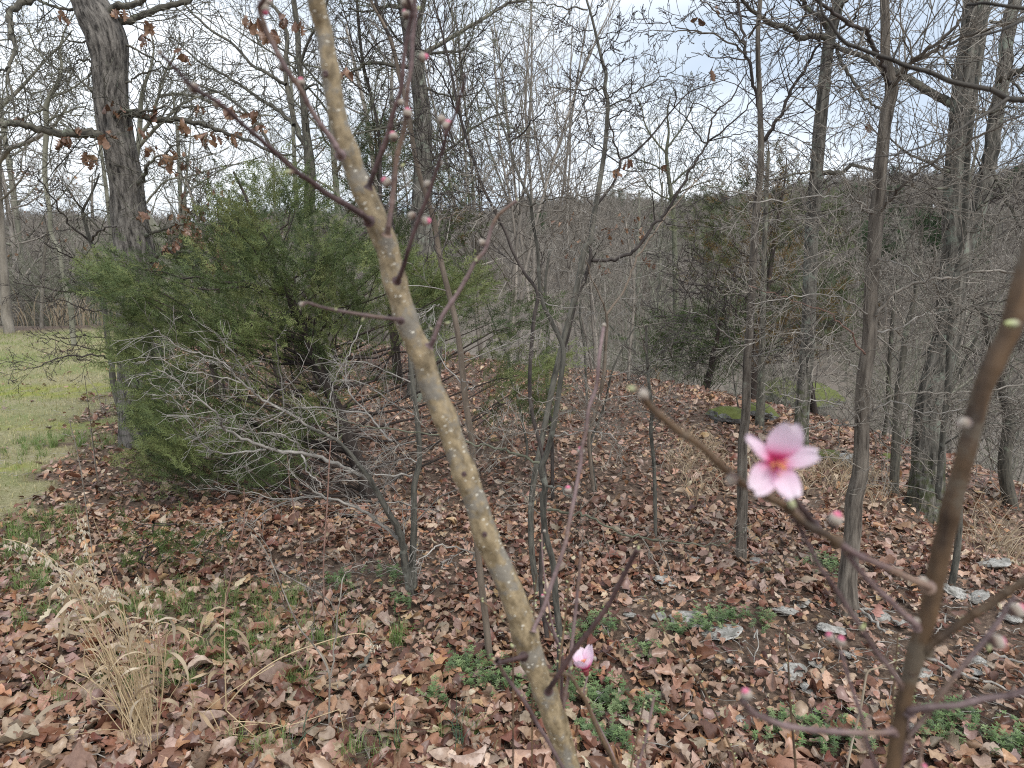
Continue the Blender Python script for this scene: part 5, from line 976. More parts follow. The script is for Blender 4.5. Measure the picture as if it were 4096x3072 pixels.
for lab, s_, Yv in (('thin leafless seedling at left on the leaves', 'E 540,1640,8 500,1450,7 460,1300,5', 3.1), ('second thin seedling at left, taller and straighter', 'E 640,1659,7 620,1500,6 600,1350,4', 3.2), ('dry stem at the left edge beside the lawn', 'E 560,1000,5 640,1100,5 690,1250,6 700,1150,5', 4.4)):
    simple('shoot', lab, s_, Yv, 'grey_twig', 'grey_twig', [], 4, rmin=.0008, auto=(3, .08, .4), cat='shoot')

# ------------------------------------------------------------------ ground sticks
random.seed(34)
def stick(lab, s_, w, mat='pale_twig', lift=.03):
    q = px(s_); P = np.array([G(a[0], a[1]) + [0, 0, lift] for a in q]); dep = (P - [0, 0, EYE]) @ np.array([0, cT, -sT]); T = Tubes(); rr = w / 2 * dep.mean() / FPX
    T.add(smoothline(P, 4, .003), [rr, rr * .9, rr * .7, rr * .4], 7); o = T.build('fallen_stick', M[mat]); tag(o, lab, 'stick')
stick('white barkless stick lying right of the forked tree foot', 'L 690,710 740,715 790,720 900,735', 12)
stick('second white stick slanting down from the forked tree foot', 'L 685,715 760,790 830,850 880,885', 13)
stick('short curved white stick beside the blurred stem', 'L 1215,745 1205,790 1170,840 1140,870', 7)
stick('long pale stick slanting across the lower right leaves', 'L 1080,1010 1200,1070 1290,1110 1420,1160 1560,1205 1690,1270', 15)
stick('pale stick near the right edge under the upper buds', 'L 1500,990 1600,1030 1702,1065', 16)
stick('curved brown stick on the leaves left of the tan sapling', 'J 560,1180 640,1110 720,1040 750,980 745,900', 22, 'sapling_grey')
stick('dark stick under the low weeds at lower centre', 'K 1190,1390 1250,1420 1330,1460 1400,1490', 20, 'sapling_grey')
stick('thin twig lying among the leaves in front of the bare soil', 'J 0,900 130,870 260,875 380,885', 9, 'smooth_tan')
stick('straight twig left of the flat white bottom stone', 'L 290,640 350,690 420,740', 8, 'sapling_brown')
stick('thin straw stalk right of the thin brown tree', 'L 30,900 50,840 50,950 30,1050', 7)

# ------------------------------------------------------------------ tan grasses on the ridge and beyond
random.seed(35)
def ribbon(pts, w, wid=None):
    P = np.asarray(pts, float); n = len(P); t_ = np.gradient(P, axis=0); t_ /= np.linalg.norm(t_, axis=1, keepdims=True) + 1e-9
    s = np.cross(t_, np.asarray(wid if wid is not None else (0.2, .3, 1.), float) + 0 * t_); s /= np.linalg.norm(s, axis=1, keepdims=True) + 1e-9
    ww = w * np.sin(np.linspace(.35, math.pi - .02, n)); V = np.concatenate([P - s * ww[:, None] / 2, P + s * ww[:, None] / 2]); i = np.arange(n - 1)
    return V, np.stack([i, i + 1, i + 1 + n, i + n], 1)
class Ribs:
    def __init__(s): s.V, s.F, s.C, s.n = [], [], [], 0
    def add(s, V, F, c): s.V.append(V); s.F.append(F + s.n); s.C.append(np.tile(c, (len(V), 1))); s.n += len(V)
    def build(s, name, mat, parent=None, org=None):
        o_ = np.array(tuple(parent.location)) if parent is not None else np.zeros(3)
        return obj(name, mesh(name, np.concatenate(s.V) - o_, np.concatenate(s.F), {'col': np.concatenate(s.C)}), mat, parent)
STRAW = [(.48, .37, .24), (.56, .45, .31), (.40, .29, .18), (.60, .50, .37)]
def dry_blade(Rb, p, h, w, lean, c):
    a = random.uniform(0, 6.28); dx, dy = math.cos(a), math.sin(a); n = 7; pts = []
    k = random.uniform(.5, 1.6) * lean
    for i in range(n):
        f = i / (n - 1); bend = k * f * f; pts.append((p[0] + dx * h * bend * .55 + random.gauss(0, .01) * h, p[1] + dy * h * bend * .55, p[2] + h * (f - .35 * k * f ** 3)))
    V, F = ribbon(pts, w, (dy + random.gauss(0, .4), -dx + random.gauss(0, .4), random.gauss(0, .6))); Rb.add(V, F, c)
Rb = Ribs()
def tan_patch(poly, n, h0, h1, w=.005):
    q = poly_of(poly); lo, hi = q.min(0), q.max(0); k = 0
    while k < n:
        x, y = random.uniform(lo[0], hi[0]), random.uniform(lo[1], hi[1])
        if not inpoly(np.array([x]), np.array([y]), q)[0]: 
            if random.random() < .0005: break
            continue
        k += 1; m_ = random.randint(2, 5)
        for _ in range(m_):
            xx, yy = x + random.gauss(0, .03), y + random.gauss(0, .03); dry_blade(Rb, (xx, yy, Hs(xx, yy)), random.uniform(h0, h1), w * random.uniform(.6, 1.3), 1.0, np.array(random.choice(STRAW)) * random.uniform(.7, 1.1))
tan_patch('W 1150,850 1300,818 1400,818 1560,840 1615,900 1570,975 1480,945 1400,885 1250,865', 1900, .14, .42, .009)
tan_patch('W 1470,940 1560,960 1580,1050 1500,1100 1440,1010', 130, .06, .2)
tan_patch('W 1720,1010 1860,1020 1960,1080 1880,1110 1760,1075', 90, .12, .3)
tan_patch('W 1620,1010 1720,1010 1760,1075 1650,1060', 50, .12, .28)
tan_patch('W 2040,1130 2120,1100 2212,1180 2212,1240 2100,1200', 40, .2, .45)
o = Rb.build('dry_grass', M['blade']); tag(o, 'tan dry grass along the crest and between the right-hand trees', kind='stuff')
Rb = Ribs()
for k in range(420):
    x = random.uniform(-9.5, -3.4); y = random.uniform(12.6, 14.2); dry_blade(Rb, (x, y, Hs(x, y)), random.uniform(.3, .95), .012, .5, np.array(random.choice(STRAW)) * .85)
o = Rb.build('tall_dry_grass', M['blade']); tag(o, 'row of tall dry grass at the back edge of the lawn', kind='stuff')

# ------------------------------------------------------------------ dry grass clump at lower left
random.seed(36)
gb = G(*px('I 880,1500')[0]); Yg = gb[1]
cl = empty('dry_grass_clump', gb, 'clump of dry straw grass with drooping seed heads at lower left', 'grass clump')
def seedhead(Rb, P, f0=.6, n=22, c=(.72, .64, .50)):
    N = len(P) - 1
    for k in range(n):
        f = f0 + (1 - f0) * (k + random.random()) / n; i = min(int(f * N), N - 1); p = P[i] + (P[i + 1] - P[i]) * (f * N - i)
        L = random.uniform(.012, .05) * (1.2 - .5 * f); d = np.array([random.gauss(0, .8), random.gauss(0, .6), -.6 - random.random()]); d /= np.linalg.norm(d)
        e = p + d * L + np.array([0, 0, .25 * L]); V, F = ribbon([p, (p + e) / 2 + [0, 0, L * .15], e], .0007); Rb.add(V, F, np.array(c) * .8)
        for s_ in (-1, 0, 1):
            dd = np.array([s_ * .5 + random.gauss(0, .15), random.gauss(0, .3), -1]); dd /= np.linalg.norm(dd); l2 = random.uniform(.008, .014); l2 *= 1.3; V, F = ribbon([e, e + dd * l2 * .5, e + dd * l2], .0042, (0, 1, .2)); Rb.add(V, F, np.array(c) * random.uniform(.85, 1.1))
def curly(Rb, p, L, w, dirx, c, droop=1.5):
    d = np.array([dirx, random.gauss(0, .4), random.uniform(.1, .9)]); pts = [np.array(p)]; n = 9
    droop *= random.uniform(.2, 1.7)
    for i in range(n):
        d = d / np.linalg.norm(d); pts.append(pts[-1] + d * L / n); d = d + np.array([random.gauss(0, .12), random.gauss(0, .12), -droop * 2.2 / n + random.gauss(0, .08)])
    ph = random.uniform(0, 6); tw_ = random.uniform(1, 4) * random.choice((-1, 1)); sv = np.array([[.35 * math.sin(ph), math.cos(ph + tw_ * i / n), math.sin(ph + tw_ * i / n)] for i in range(len(pts))])
    V, F = ribbon(pts, w, sv); Rb.add(V, F, c)
stalks = ['I 900,1500 760,1150 600,850 480,600 300,370 150,270 20,240', 'I 880,1500 740,1100 600,800 450,520 330,370 200,320', 'I 920,1520 760,1150 640,800 580,500 530,250 470,80', 'I 960,1520 1010,1150 990,900 960,760 900,560 850,460', 'I 900,1460 820,1000 730,640 690,540 640,530', 'I 950,1500 1000,1250 1020,1000 1040,830 1130,800 1250,850', 'I 900,1500 700,1100 560,850 470,680 400,570 300,500', 'I 930,1500 860,1200 820,1000 800,850 760,700 640,600', 'I 870,1480 700,1200 560,900 500,750 440,640', 'I 900,1500 840,1250 700,950 620,720 560,560 520,440 440,380', 'I 940,1500 900,1200 880,1000 900,850 1000,760 1080,780', 'I 1180,1420 1195,1250 1170,1130 1110,1080', 'I 1400,1300 1392,1000 1390,800 1395,600 1410,540', 'I 860,1500 700,1250 560,1100 520,1000 530,900']
for k, s_ in enumerate(stalks):
    P, r = trace(s_, Yg, Yg + random.uniform(-.15, .15), 6, 2.5, m=5); T = Tubes(); T.add(P, r, 5); T.build('stalk', M['straw'] if 'straw' in M else M.setdefault('straw', plain('straw', (.56, .43, .26), .6)), cl)
    Rb = Ribs()
    if k in (0, 1, 2, 3, 4, 6, 7, 9): seedhead(Rb, P, .62 if k != 3 else .55, 26)
    for q in range(5):
        f = random.uniform(.2, .75); i = int(f * (len(P) - 1)); curly(Rb, P[i], random.uniform(.06, .16), random.uniform(.008, .016), random.choice((-1, 1)), np.array(random.choice(STRAW)) * random.uniform(.8, 1.15))
    tag(Rb.build('seed_head' if k in (0, 1, 2, 3, 4, 6, 7, 9) else 'blade', M['blade'], cl), kind='stuff')
Rb = Ribs(); T = Tubes()
for k in range(60):
    a = PY(*px('I %d,%d' % (random.gauss(890, 60), random.gauss(1500, 50)))[0][:2], Yg + random.gauss(0, .06)); a[2] = max(a[2], Hs(a[0], a[1])); b = PY(*px('I %d,%d' % (random.gauss(640, 230), random.gauss(840, 260)))[0][:2], Yg + random.gauss(0, .15))
    P = smoothline([a, (a + b) / 2 + [random.gauss(.02, .02), 0, .03], b], 4, .002); T.add(P, [.0016, .0008], 4)
    if k % 2 == 0: curly(Rb, P[int(random.uniform(.3, .9) * (len(P) - 1))], random.uniform(.06, .15), random.uniform(.004, .010), random.choice((-1, 1, -1)), np.array(random.choice(STRAW)) * random.uniform(.8, 1.15))
o = T.build('stalks', M['straw'], cl); tag(o, kind='stuff'); o = Rb.build('blades', M['blade'], cl); tag(o, kind='stuff')
# broad curled dry leaves lying at the foot
Rb = Ribs()
for s_, w in (('I 210,1370 300,1290 400,1250 440,1240', .016), ('I 380,1500 420,1440 470,1410 490,1400', .02), ('I 480,1610 560,1560 650,1560 700,1500', .022), ('I 660,1480 700,1560 750,1620 800,1659', .02), ('I 350,1659 370,1600 340,1540 400,1490', .018), ('I 980,850 1080,825 1160,820 1250,850 1265,900', .010), ('I 1010,1070 1040,1000 1090,975 1130,1000', .012), ('I 360,930 375,800 400,680 430,600', .010), ('I 400,850 410,780 380,700', .008), ('I 1390,840 1330,840 1305,880 1340,920 1385,920', .009), ('I 1405,930 1430,970 1470,1030', .01)):
    P, _ = trace(s_, Yg, Yg, 1, m=4); V, F = ribbon(P, w, (.1, 1, .3)); Rb.add(V, F, np.array(random.choice(STRAW)) * 1.05)
tag(Rb.build('broad_blades', M['blade'], cl), kind='stuff')
# bent straw stalk crossing from the left edge of the second crop
random.seed(37)
e = empty('straw_stalk', G(*px('J -160,1290')[0]), 'single arching straw stalk with drooping blades left of the forked bush', 'grass stalk')
P, r = trace('J -160,1290 0,1110 150,1000 300,930 450,880 600,835 700,830 745,860 760,900', 2.0, 2.1, 6, 3, m=5); T = Tubes(); T.add(P, r, 5); T.build('stalk', M['straw'], e)
Rb = Ribs(); seedhead(Rb, P, .85, 10)
for q_ in ('J 340,930 375,960 380,1010 360,1060', 'J 275,975 310,1020 340,1060', 'J 400,910 450,960 480,1030 505,1090', 'J 20,1115 80,1160 130,1210 175,1245', 'J 0,1215 40,1250 60,1300', 'J 165,1400 200,1450 180,1500'):
    Q, _ = trace(q_, 2.05, 2.05, 1, m=4); V, F = ribbon(Q, .008, (.1, 1, .3)); Rb.add(V, F, np.array(STRAW[1]))
Rb.build('blade', M['blade'], e)
e = empty('straw_stalks', G(*px('J 0,1400')[0]), 'loose straw stalks lying across the leaves at the bottom left', 'grass stalks'); T = Tubes()
for q_ in ('J -100,1370 100,1380 250,1410', 'J -200,1450 0,1460 180,1500', 'J -60,1560 80,1440 330,1370 555,1295', 'J 555,1295 575,1400 600,1495', 'J -150,1300 50,1480 160,1560 240,1640', 'I 1100,1600 1300,1480 1500,1400 1700,1380', 'I 1300,1300 1400,1500 1500,1620', 'I 1250,1440 1500,1520 1700,1560', 'I 1700,1020 1500,1140 1350,1240 1250,1330'):
    P, r = trace(q_, 1.95, 1.95, 5, 3); T.add(P, r, 4)
tag(T.build('stalk', M['straw'], e), kind='stuff')
# thin dark green onion-like blades bottom middle
Tg = Tubes(); 
for k in range(16):
    a = G(*px('J %d,%d' % (random.choice((850, 900, 1300, 330)) + random.gauss(0, 25), 1560 + random.gauss(0, 30)))[0]); L = random.uniform(.1, .22)
    Tg.add(smoothline([a, a + [random.gauss(0, .01), 0, L * .6], a + [random.gauss(.03, .03), random.gauss(0, .02), L]], 3), [.0015, .0005], 4)
o = Tg.build('wild_onion', plain('onion_green', (.07, .14, .09), .5)); tag(o, 'thin upright blue green onion blades at the bottom middle', kind='stuff')

# ------------------------------------------------------------------ dry bent stem, sprouts
random.seed(38)
M['straw_bark'] = bark('straw_stem', (.26, .20, .13), (.60, .52, .40), None, 0, 60, .1, 0)
simple('dead_stalk', 'pale dry bent stem behind the thick blurred stem', 'L 600,1700,14 625,1560,14 650,1450,13 690,1300,14 710,1180,15 735,1065,13 800,1040,9 900,1000,9 1010,960,8 1120,890,6', 1.75, 'straw_bark', 'straw_bark', [], 7, cat='stem')

# ------------------------------------------------------------------ peach tree, buds and blossom, close to the camera
def budmat():
    m, nt, b = newmat('peach_bud'); a = attr(nt, 't'); tc = nt.nodes.new('ShaderNodeTexCoord'); n = nz(nt, tc.outputs['Object'], 9, 4, .7)
    r = ramp(nt, [(.0, (.06, .03, .025)), (.16, (.12, .06, .045)), (.3, (.27, .21, .16)), (.66, (.40, .35, .29)), (.78, (.48, .22, .25)), (.88, (.66, .10, .20)), (1, (.75, .20, .32))], a.outputs['Fac'])
    nt.links.new(r.outputs['Color'], b.inputs['Base Color']); b.inputs['Roughness'].default_value = .75; b.inputs['Sheen Weight'].default_value = .4
    bp = nt.nodes.new('ShaderNodeBump'); bp.inputs['Strength'].default_value = .3; bp.inputs['Distance'].default_value = .1; nt.links.new(n.outputs['Fac'], bp.inputs['Height']); nt.links.new(bp.outputs['Normal'], b.inputs['Normal'])
    m2, nt, b = newmat('leaf_bud'); a = attr(nt, 't'); r = ramp(nt, [(0, (.06, .03, .025)), (.25, (.16, .11, .07)), (.5, (.36, .36, .22)), (1, (.48, .52, .22))], a.outputs['Fac']); nt.links.new(r.outputs['Color'], b.inputs['Base Color']); b.inputs['Roughness'].default_value = .7
    return m, m2
M['bud'], M['green_bud'] = budmat()
def lathe(prof, k=14, squash=1.0):
    prof = np.array(prof); n = len(prof); th = np.arange(k) / k * 2 * math.pi
    V = np.stack([prof[:, :1] * np.cos(th), prof[:, :1] * np.sin(th) * squash, np.broadcast_to(prof[:, 1:2], (n, k))], -1).reshape(-1, 3)
    i = np.arange(n - 1)[:, None]; j = np.arange(k)[None]; F = np.stack([i * k + j, i * k + (j + 1) % k, (i + 1) * k + (j + 1) % k, (i + 1) * k + j], -1).reshape(-1, 4); return V, F
def bud_mesh(kind):
    if kind == 'pink': prof = [(0, 0), (.16, .02), (.24, .1), (.36, .2), (.43, .35), (.44, .5), (.38, .66), (.30, .76), (.27, .84), (.2, .93), (.09, .99), (0, 1.0)]
    elif kind == 'grey': prof = [(0, 0), (.17, .03), (.24, .1), (.38, .24), (.44, .42), (.42, .6), (.33, .78), (.18, .92), (.06, .99), (0, 1)]
    else: prof = [(0, 0), (.13, .03), (.2, .15), (.26, .35), (.24, .55), (.16, .78), (.05, .97), (0, 1)]
    V, F = lathe(prof); t = V[:, 2].copy()
    if kind == 'grey': t = t * .72
    V = V.copy(); wob = np.array([noise.noise(Vector(v) * 3.1) for v in V]); V[:, :2] *= (1 + .16 * wob)[:, None]
    if kind == 'pink': V[:, 0] += .06 * np.maximum(0, V[:, 2] - .6)
    me = mesh('bud', V, F, {'t': t}); me.materials.append(M['green_bud' if kind == 'green' else 'bud']); return me
BUD = {k: bud_mesh(k) for k in ('pink', 'grey', 'green')}
def bud(parent, s, D, kind='pink', dirn=(0, 1), length=None):
    """s: 'crop x,y,widthpx' centre of the bud; dirn: direction on the picture (right, up)"""
    q = px(s)[0]; c = PD(q[0], q[1], D); L = (length or q[2] * 1.02) * D / FPX if len(q) > 2 else .008
    d = np.array([dirn[0], random.uniform(-.25, .15), dirn[1]]); d /= np.linalg.norm(d)
    o = bpy.data.objects.new('bud', BUD[kind]); p = c - d * L * .5 - np.array(tuple(parent.location)); o.location = [float(v) for v in p]; o.scale = (L, L, L)
    o.rotation_mode = 'QUATERNION'; o.rotation_quaternion = Vector(d).to_track_quat('Z', 'Y'); link(o, parent); return o
def petalmat():
    m, nt, b = newmat('peach_petal'); a = attr(nt, 'pt'); sp = nt.nodes.new('ShaderNodeSeparateXYZ'); nt.links.new(a.outputs['Vector'], sp.inputs[0])
    r = ramp(nt, [(0, (.42, .015, .06)), (.12, (.66, .07, .22)), (.24, (.90, .45, .64)), (.45, (.95, .70, .84)), (1, (.96, .83, .90))], sp.outputs['Y'])
    mp = nt.nodes.new('ShaderNodeMapping'); mp.inputs['Scale'].default_value = (26, 1.2, 1); nt.links.new(a.outputs['Vector'], mp.inputs['Vector']); n = nz(nt, mp.outputs['Vector'], 1, 3, .6)
    v = ramp(nt, [(.45, (1, 1, 1)), (.7, (.95, .75, .85))], n.outputs['Fac']); mm = nt.nodes.new('ShaderNodeMix'); mm.data_type = 'RGBA'; mm.blend_type = 'MULTIPLY'; mm.inputs['Factor'].default_value = .7
    nt.links.new(r.outputs['Color'], mm.inputs[6]); nt.links.new(v.outputs['Color'], mm.inputs[7]); nt.links.new(mm.outputs[2], b.inputs['Base Color']); b.inputs['Roughness'].default_value = .55
    tr = nt.nodes.new('ShaderNodeBsdfTranslucent'); mx = nt.nodes.new('ShaderNodeMixShader'); mx.inputs[0].default_value = .35; nt.links.new(mm.outputs[2], tr.inputs['Color']); nt.links.new(b.outputs[0], mx.inputs[1]); nt.links.new(tr.outputs[0], mx.inputs[2]); nt.links.new(mx.outputs[0], nt.nodes['Material Output'].inputs['Surface']); return m
M['petal'] = petalmat(); M['anther'] = plain('anther', (.72, .30, .12), .6); M['filament'] = plain('filament', (.66, .10, .20), .5); M['calyx'] = plain('calyx', (.20, .035, .04), .6)
def petal_mesh(seed, wide=.4, cup=.25):
    rg = random.Random(seed); nu, nv = 9, 12; V = []; A = []
    for j in range(nv):
        v = j / (nv - 1); w = wide * (math.sin(math.pi * min(1, (v * .86 + .045)) ** .95) ** .62) * (1 if v < .97 else .8)
        if v < .12: w *= .45 + v * 4.5
        for i in range(nu):
            u = i / (nu - 1) * 2 - 1; x = u * w; y = v * 1.0 - .07 * (1 - u * u) * (v > .9) * (1 if rg else 0)
            z = cup * (v ** 1.6) * .9 * (1 - v * .35) + .22 * cup * u * u * (w / .4) + .028 * math.sin(u * 6 + seed) * v * v + .03 * math.sin(v * 7 + u * 2 + seed * 2) * v
            V.append((x, y, z)); A.append((u * .5 + .5, v, 0))
    i = np.arange(nv - 1)[:, None]; j = np.arange(nu - 1)[None]; F = np.stack([i * nu + j, i * nu + j + 1, (i + 1) * nu + j + 1, (i + 1) * nu + j], -1).reshape(-1, 4)
    me = mesh('petal', np.array(V), F, {'pt': np.array(A)}); me.materials.append(M['petal']); return me
def flower(parent, s, D, facing, petals, size, stamen_n=26):
    """petals: (angle on the picture in degrees, length factor, width factor, lift, roll)"""
    q = px(s)[0]; c = PD(q[0], q[1], D); f = Vector(facing).normalized(); right = Vector((1, 0, 0)); up = f.cross(right).normalized(); right = up.cross(f).normalized()
    from mathutils import Matrix
    base = Matrix((right, up, f)).transposed().to_4x4(); base.translation = Vector(c) - parent.location
    V, F = lathe([(0, -.34), (.07, -.33), (.13, -.27), (.16, -.15), (.17, -.03), (.1, .0), (0, -.01)], 12); me = mesh('calyx', V * size, F); fl = bpy.data.objects.new('flower', me); me.materials.append(M['calyx']); fl.matrix_local = base; link(fl, parent)
    for k, (an, lf, wf, lift, roll) in enumerate(petals):
        o = bpy.data.objects.new('petal', petal_mesh(k + 1, .42 * wf, .3)); R1 = Matrix.Rotation(R(an - 90), 4, 'Z') @ Matrix.Translation((0, .06 * size, 0)) @ Matrix.Rotation(R(lift), 4, 'X') @ Matrix.Rotation(R(roll), 4, 'Y') @ Matrix.Scale(size * lf, 4)
        o.matrix_local = R1; link(o, fl)
    for k in range(5):
        V = np.array([(-.09, .1, -.04), (.09, .1, -.04), (.07, .26, 0), (0, .36, .02), (-.07, .26, 0)]) * size; a = R(72 * k + 36); V = np.stack([V[:, 0] * math.cos(a) - V[:, 1] * math.sin(a), V[:, 0] * math.sin(a) + V[:, 1] * math.cos(a), V[:, 2] - .03 * size], 1)
        V2 = V - [0, 0, .02 * size]; n = 5; Fq = [np.array([[i, (i + 1) % n, (i + 1) % n + n, i + n] for i in range(n)]), np.array([[0, 1, 2, 3, 4], [9, 8, 7, 6, 5]])]
        o = obj('sepal', mesh('sepal', np.vstack([V, V2]), Fq, sm=False), M['calyx'], fl)
    T = Tubes(); An = []
    for k in range(stamen_n):
        a = random.uniform(0, 6.28); e = random.uniform(.05, .5); L = size * random.uniform(.3, .48); d = np.array([math.cos(a) * e, math.sin(a) * e, 1]); d /= np.linalg.norm(d)
        p = d * [.1, .1, 0] * size; m_ = p + d * L * .5 + [0, 0, .01 * size]; T.add([p, m_, p + d * L], size * .011, 4); An.append(p + d * L)
    V, F, B, Ti = T.data(); obj('stamens', mesh('stamens', V, F), M['filament'], fl)['kind'] = 'stuff'
    av, af = lathe([(0, -1), (.7, -.7), (1, 0), (.7, .7), (0, 1)], 6); Vs = np.concatenate([av * size * .036 + p for p in An]); Fs = np.concatenate([af + k * len(av) for k in range(len(An))]); obj('anthers', mesh('anthers', Vs, Fs), M['anther'], fl)['kind'] = 'stuff'
    return fl

def peach_line(s, D0, D1, w0=None, w1=None, m=5): return trace(s, D0, D1, w0 or 10, w1, m=m, depth=True)
random.seed(41)
trk = 'B 455,-160,118 440,0,118 460,100,114 490,200,112 530,450,112 560,650,120 600,850,125 650,1000,132 710,1170,132 780,1330,138 860,1520,142 F 915,0,148 960,200,148 1050,500,142 1140,700,146 1200,900,150 1290,1100,150 1360,1300,150 1430,1500,152 J 1400,20,142 1470,250,145 1590,500,152 1680,750,160 K 133,760,142 194,971,142 267,1152,140 362,1424,140 424,1659,142'
P, r = peach_line(trk, .56, .74)
# the stem goes on down out of the picture to its foot on the ground
foot = np.array([P[-1][0] + .20, P[-1][1] + .10, 0.]); foot[2] = Hs(foot[0], foot[1]) - .03; mid = (P[-1] + foot) / 2 + [.02, 0, 0]
ex = smoothline([P[-1], mid, foot], 6)[1:]; P = np.vstack([P, ex]); r = np.concatenate([r, np.linspace(r[-1], r[-1] * 1.5, len(ex))])
peach = empty('peach_tree', foot + [0, 0, .03], 'slim leaning peach trunk speckled with pale pores, with budding side twigs, centre of the view', 'tree')
T = Tubes(); rr = np.interp(np.linspace(0, 1, 3 * len(r)), np.linspace(0, 1, len(r)), r); PP = np.stack([np.interp(np.linspace(0, 1, 3 * len(r)), np.linspace(0, 1, len(r)), P[:, k]) for k in range(3)], 1)
for q_ in px('B 600,1020 B 780,1440 B 790,1240 B 910,1560 F 985,190 F 1190,650 F 990,465 O 395,740 O 510,1125 O 600,1300 O 335,900 B 500,490 F 1420,1490 F 1255,1130 J 1452,215'):
    dd_ = np.linalg.norm((PP - [0, 0, EYE]) / ((PP - [0, 0, EYE]) @ np.array([0, cT, -sT]))[:, None] - ray(q_[0], q_[1]), axis=1); i_ = int(dd_.argmin()); ds_ = np.linalg.norm(PP - PP[i_], axis=1); rr = rr * (1 + .13 * np.exp(-(ds_ / .011) ** 2))
rr = rr * (1 + .03 * np.array([noise.noise((0, 0, i * .21)) for i in range(len(rr))]) + .02 * np.array([noise.noise((3, 0, i * .06)) for i in range(len(rr))])); T.add(PP, rr, 28); T.build('trunk', M['peach'], peach)
# pores: small raised pale flecks all round the bark
PR = np.cumsum(np.concatenate([[0], np.linalg.norm(np.diff(PP, axis=0), axis=1)])); tot = PR[-1]
dv, df = lathe([(1, -.2), (.9, .25), (.55, .7), (0, .9)], 7); Vs, Fs = [], []; k = 0; s_ = .005
while s_ < min(tot, 1.15):
    i = int(np.searchsorted(PR, s_)) - 1; i = max(0, min(i, len(PP) - 2)); f = (s_ - PR[i]) / (PR[i + 1] - PR[i] + 1e-9); c = PP[i] * (1 - f) + PP[i + 1] * f; tz = PP[i + 1] - PP[i]; tz /= np.linalg.norm(tz); rad = rr[i]
    a = random.uniform(0, 6.28); u = np.cross(tz, [0, 1, 0]); u /= np.linalg.norm(u); v = np.cross(tz, u); nrm = u * math.cos(a) + v * math.sin(a); wd = np.cross(tz, nrm)
    sw = .0005 + .0013 * random.random() ** 2; sh = sw * random.uniform(.35, .75); Vs.append(c + nrm * rad * .985 + dv[:, 0:1] * sw * wd + dv[:, 1:2] * sh * tz + dv[:, 2:3] * .0004 * nrm); Fs.append(df + k * len(dv)); k += 1; s_ += random.expovariate(1) * (.0005 + .0009 * abs(math.sin(s_ * 23)))
o = obj('pores', mesh('pores', np.concatenate(Vs) - np.array(tuple(peach.location)), np.concatenate(Fs)), plain('pore', (.72, .67, .56), .8), peach); tag(o, kind='stuff')
def knot(s, D, size, mat='dark_peach'):
    q = px(s)[0]; c = PD(q[0], q[1], D) - np.array(tuple(peach.location)); V, F = lathe([(1, -.6), (1.05, -.1), (.85, .35), (.5, .55), (.4, .35), (0, .3)], 12); V = V * size; V = V[:, [0, 2, 1]] * [1, -1, 1.2]
    obj('knot', mesh('knot', V + c, F, {'bark': V, 'tint': np.full(len(V), .5)}), M[mat], peach)
for s_, D in (('B 500,490', .555), ('F 1420,1490', .645), ('J 1452,215', .665)): knot(s_, D, .0024)
def twig(parent, s, D0, D1, w0, w1, mat='purple_twig', buds=(), tips=True, name='twig', m=5):
    P, r = peach_line(s, D0, D1, w0 * .6, w1 * .6, m); n = len(P) * 3; PP = np.stack([np.interp(np.linspace(0, 1, n), np.linspace(0, 1, len(P)), P[:, k]) for k in range(3)], 1); rr = np.interp(np.linspace(0, 1, n), np.linspace(0, 1, len(r)), r)
    # swollen nodes
    L = np.linalg.norm(P[-1] - P[0]); nn = max(2, int(L / .016)); x = np.linspace(0, nn, n); rr = rr * (1 + .22 * np.maximum(0, np.cos(x * 2 * math.pi)) ** 6); rr = rr * (1 + .7 * np.exp(-np.linspace(0, 1, n) * L / .004)); T = Tubes()
    if tips: PP = np.vstack([PP, PP[-1] + (PP[-1] - PP[-2]) * .6]); rr = np.append(rr, rr[-1] * .25)
    T.add(PP, rr, 10); o = T.build(name, M[mat], parent)
    return P
pk = peach
twig(pk, 'B 600,1030 590,1010 540,920 470,830 400,720 350,620 290,530 230,440 150,290 90,150 60,50 90,0 120,-80', .585, .50, 38, 28, 'purple_twig')
twig(pk, 'B 790,1470 750,1430 640,1360 500,1280 400,1200 320,1150 210,1050 130,980 40,900 A 1580,800 1500,720 1400,650 1280,580 1150,440 1060,350', .60, .43, 42, 24, 'dark_peach')
twig(pk, 'B 785,1250 820,1150 870,1020 920,880 950,750 1000,600 1020,400 1050,200 1075,80 1050,0 1020,-60', .585, .52, 34, 28, 'dark_peach')
twig(pk, 'B 910,1560 920,1500 940,1350 960,1180 980,1020 1020,870 1040,700 1045,600 1070,430 1080,250 1100,100 1090,0 1095,-80', .60, .54, 36, 26, 'purple_twig')
twig(pk, 'F 975,205 995,170 1025,90 B 1050,1659 1110,1480 1180,1300 1240,1120 1290,950 1300,880', .615, .54, 34, 22, 'dark_peach')
twig(pk, 'B 1300,890 1350,790 1385,690 1400,620 1430,530 1425,505', .54, .50, 20, 22, 'dark_peach')
twig(pk, 'F 1190,640 1215,600 1240,530 1280,430 1370,300 1440,180 1500,70 1560,0 B 1600,1520 1640,1440 1680,1400 1770,1330', .63, .60, 34, 20, 'purple_twig')
twig(pk, 'F 1000,470 990,462 880,450 750,430 600,405 480,380 380,350 340,362', .625, .58, 28, 18, 'purple_twig')
twig(pk, 'O 400,730 410,690 460,590 520,410 570,270 620,110 640,0 G 530,1450 540,1330 570,1200 590,1050 640,900 660,700 680,560 690,500', .70, .72, 30, 22, 'purple_twig')
twig(pk, 'O 500,1130 520,1100 580,1010 680,850 800,700 920,530 1010,350 1090,200 1112,170', .715, .60, 34, 34, 'dark_peach')
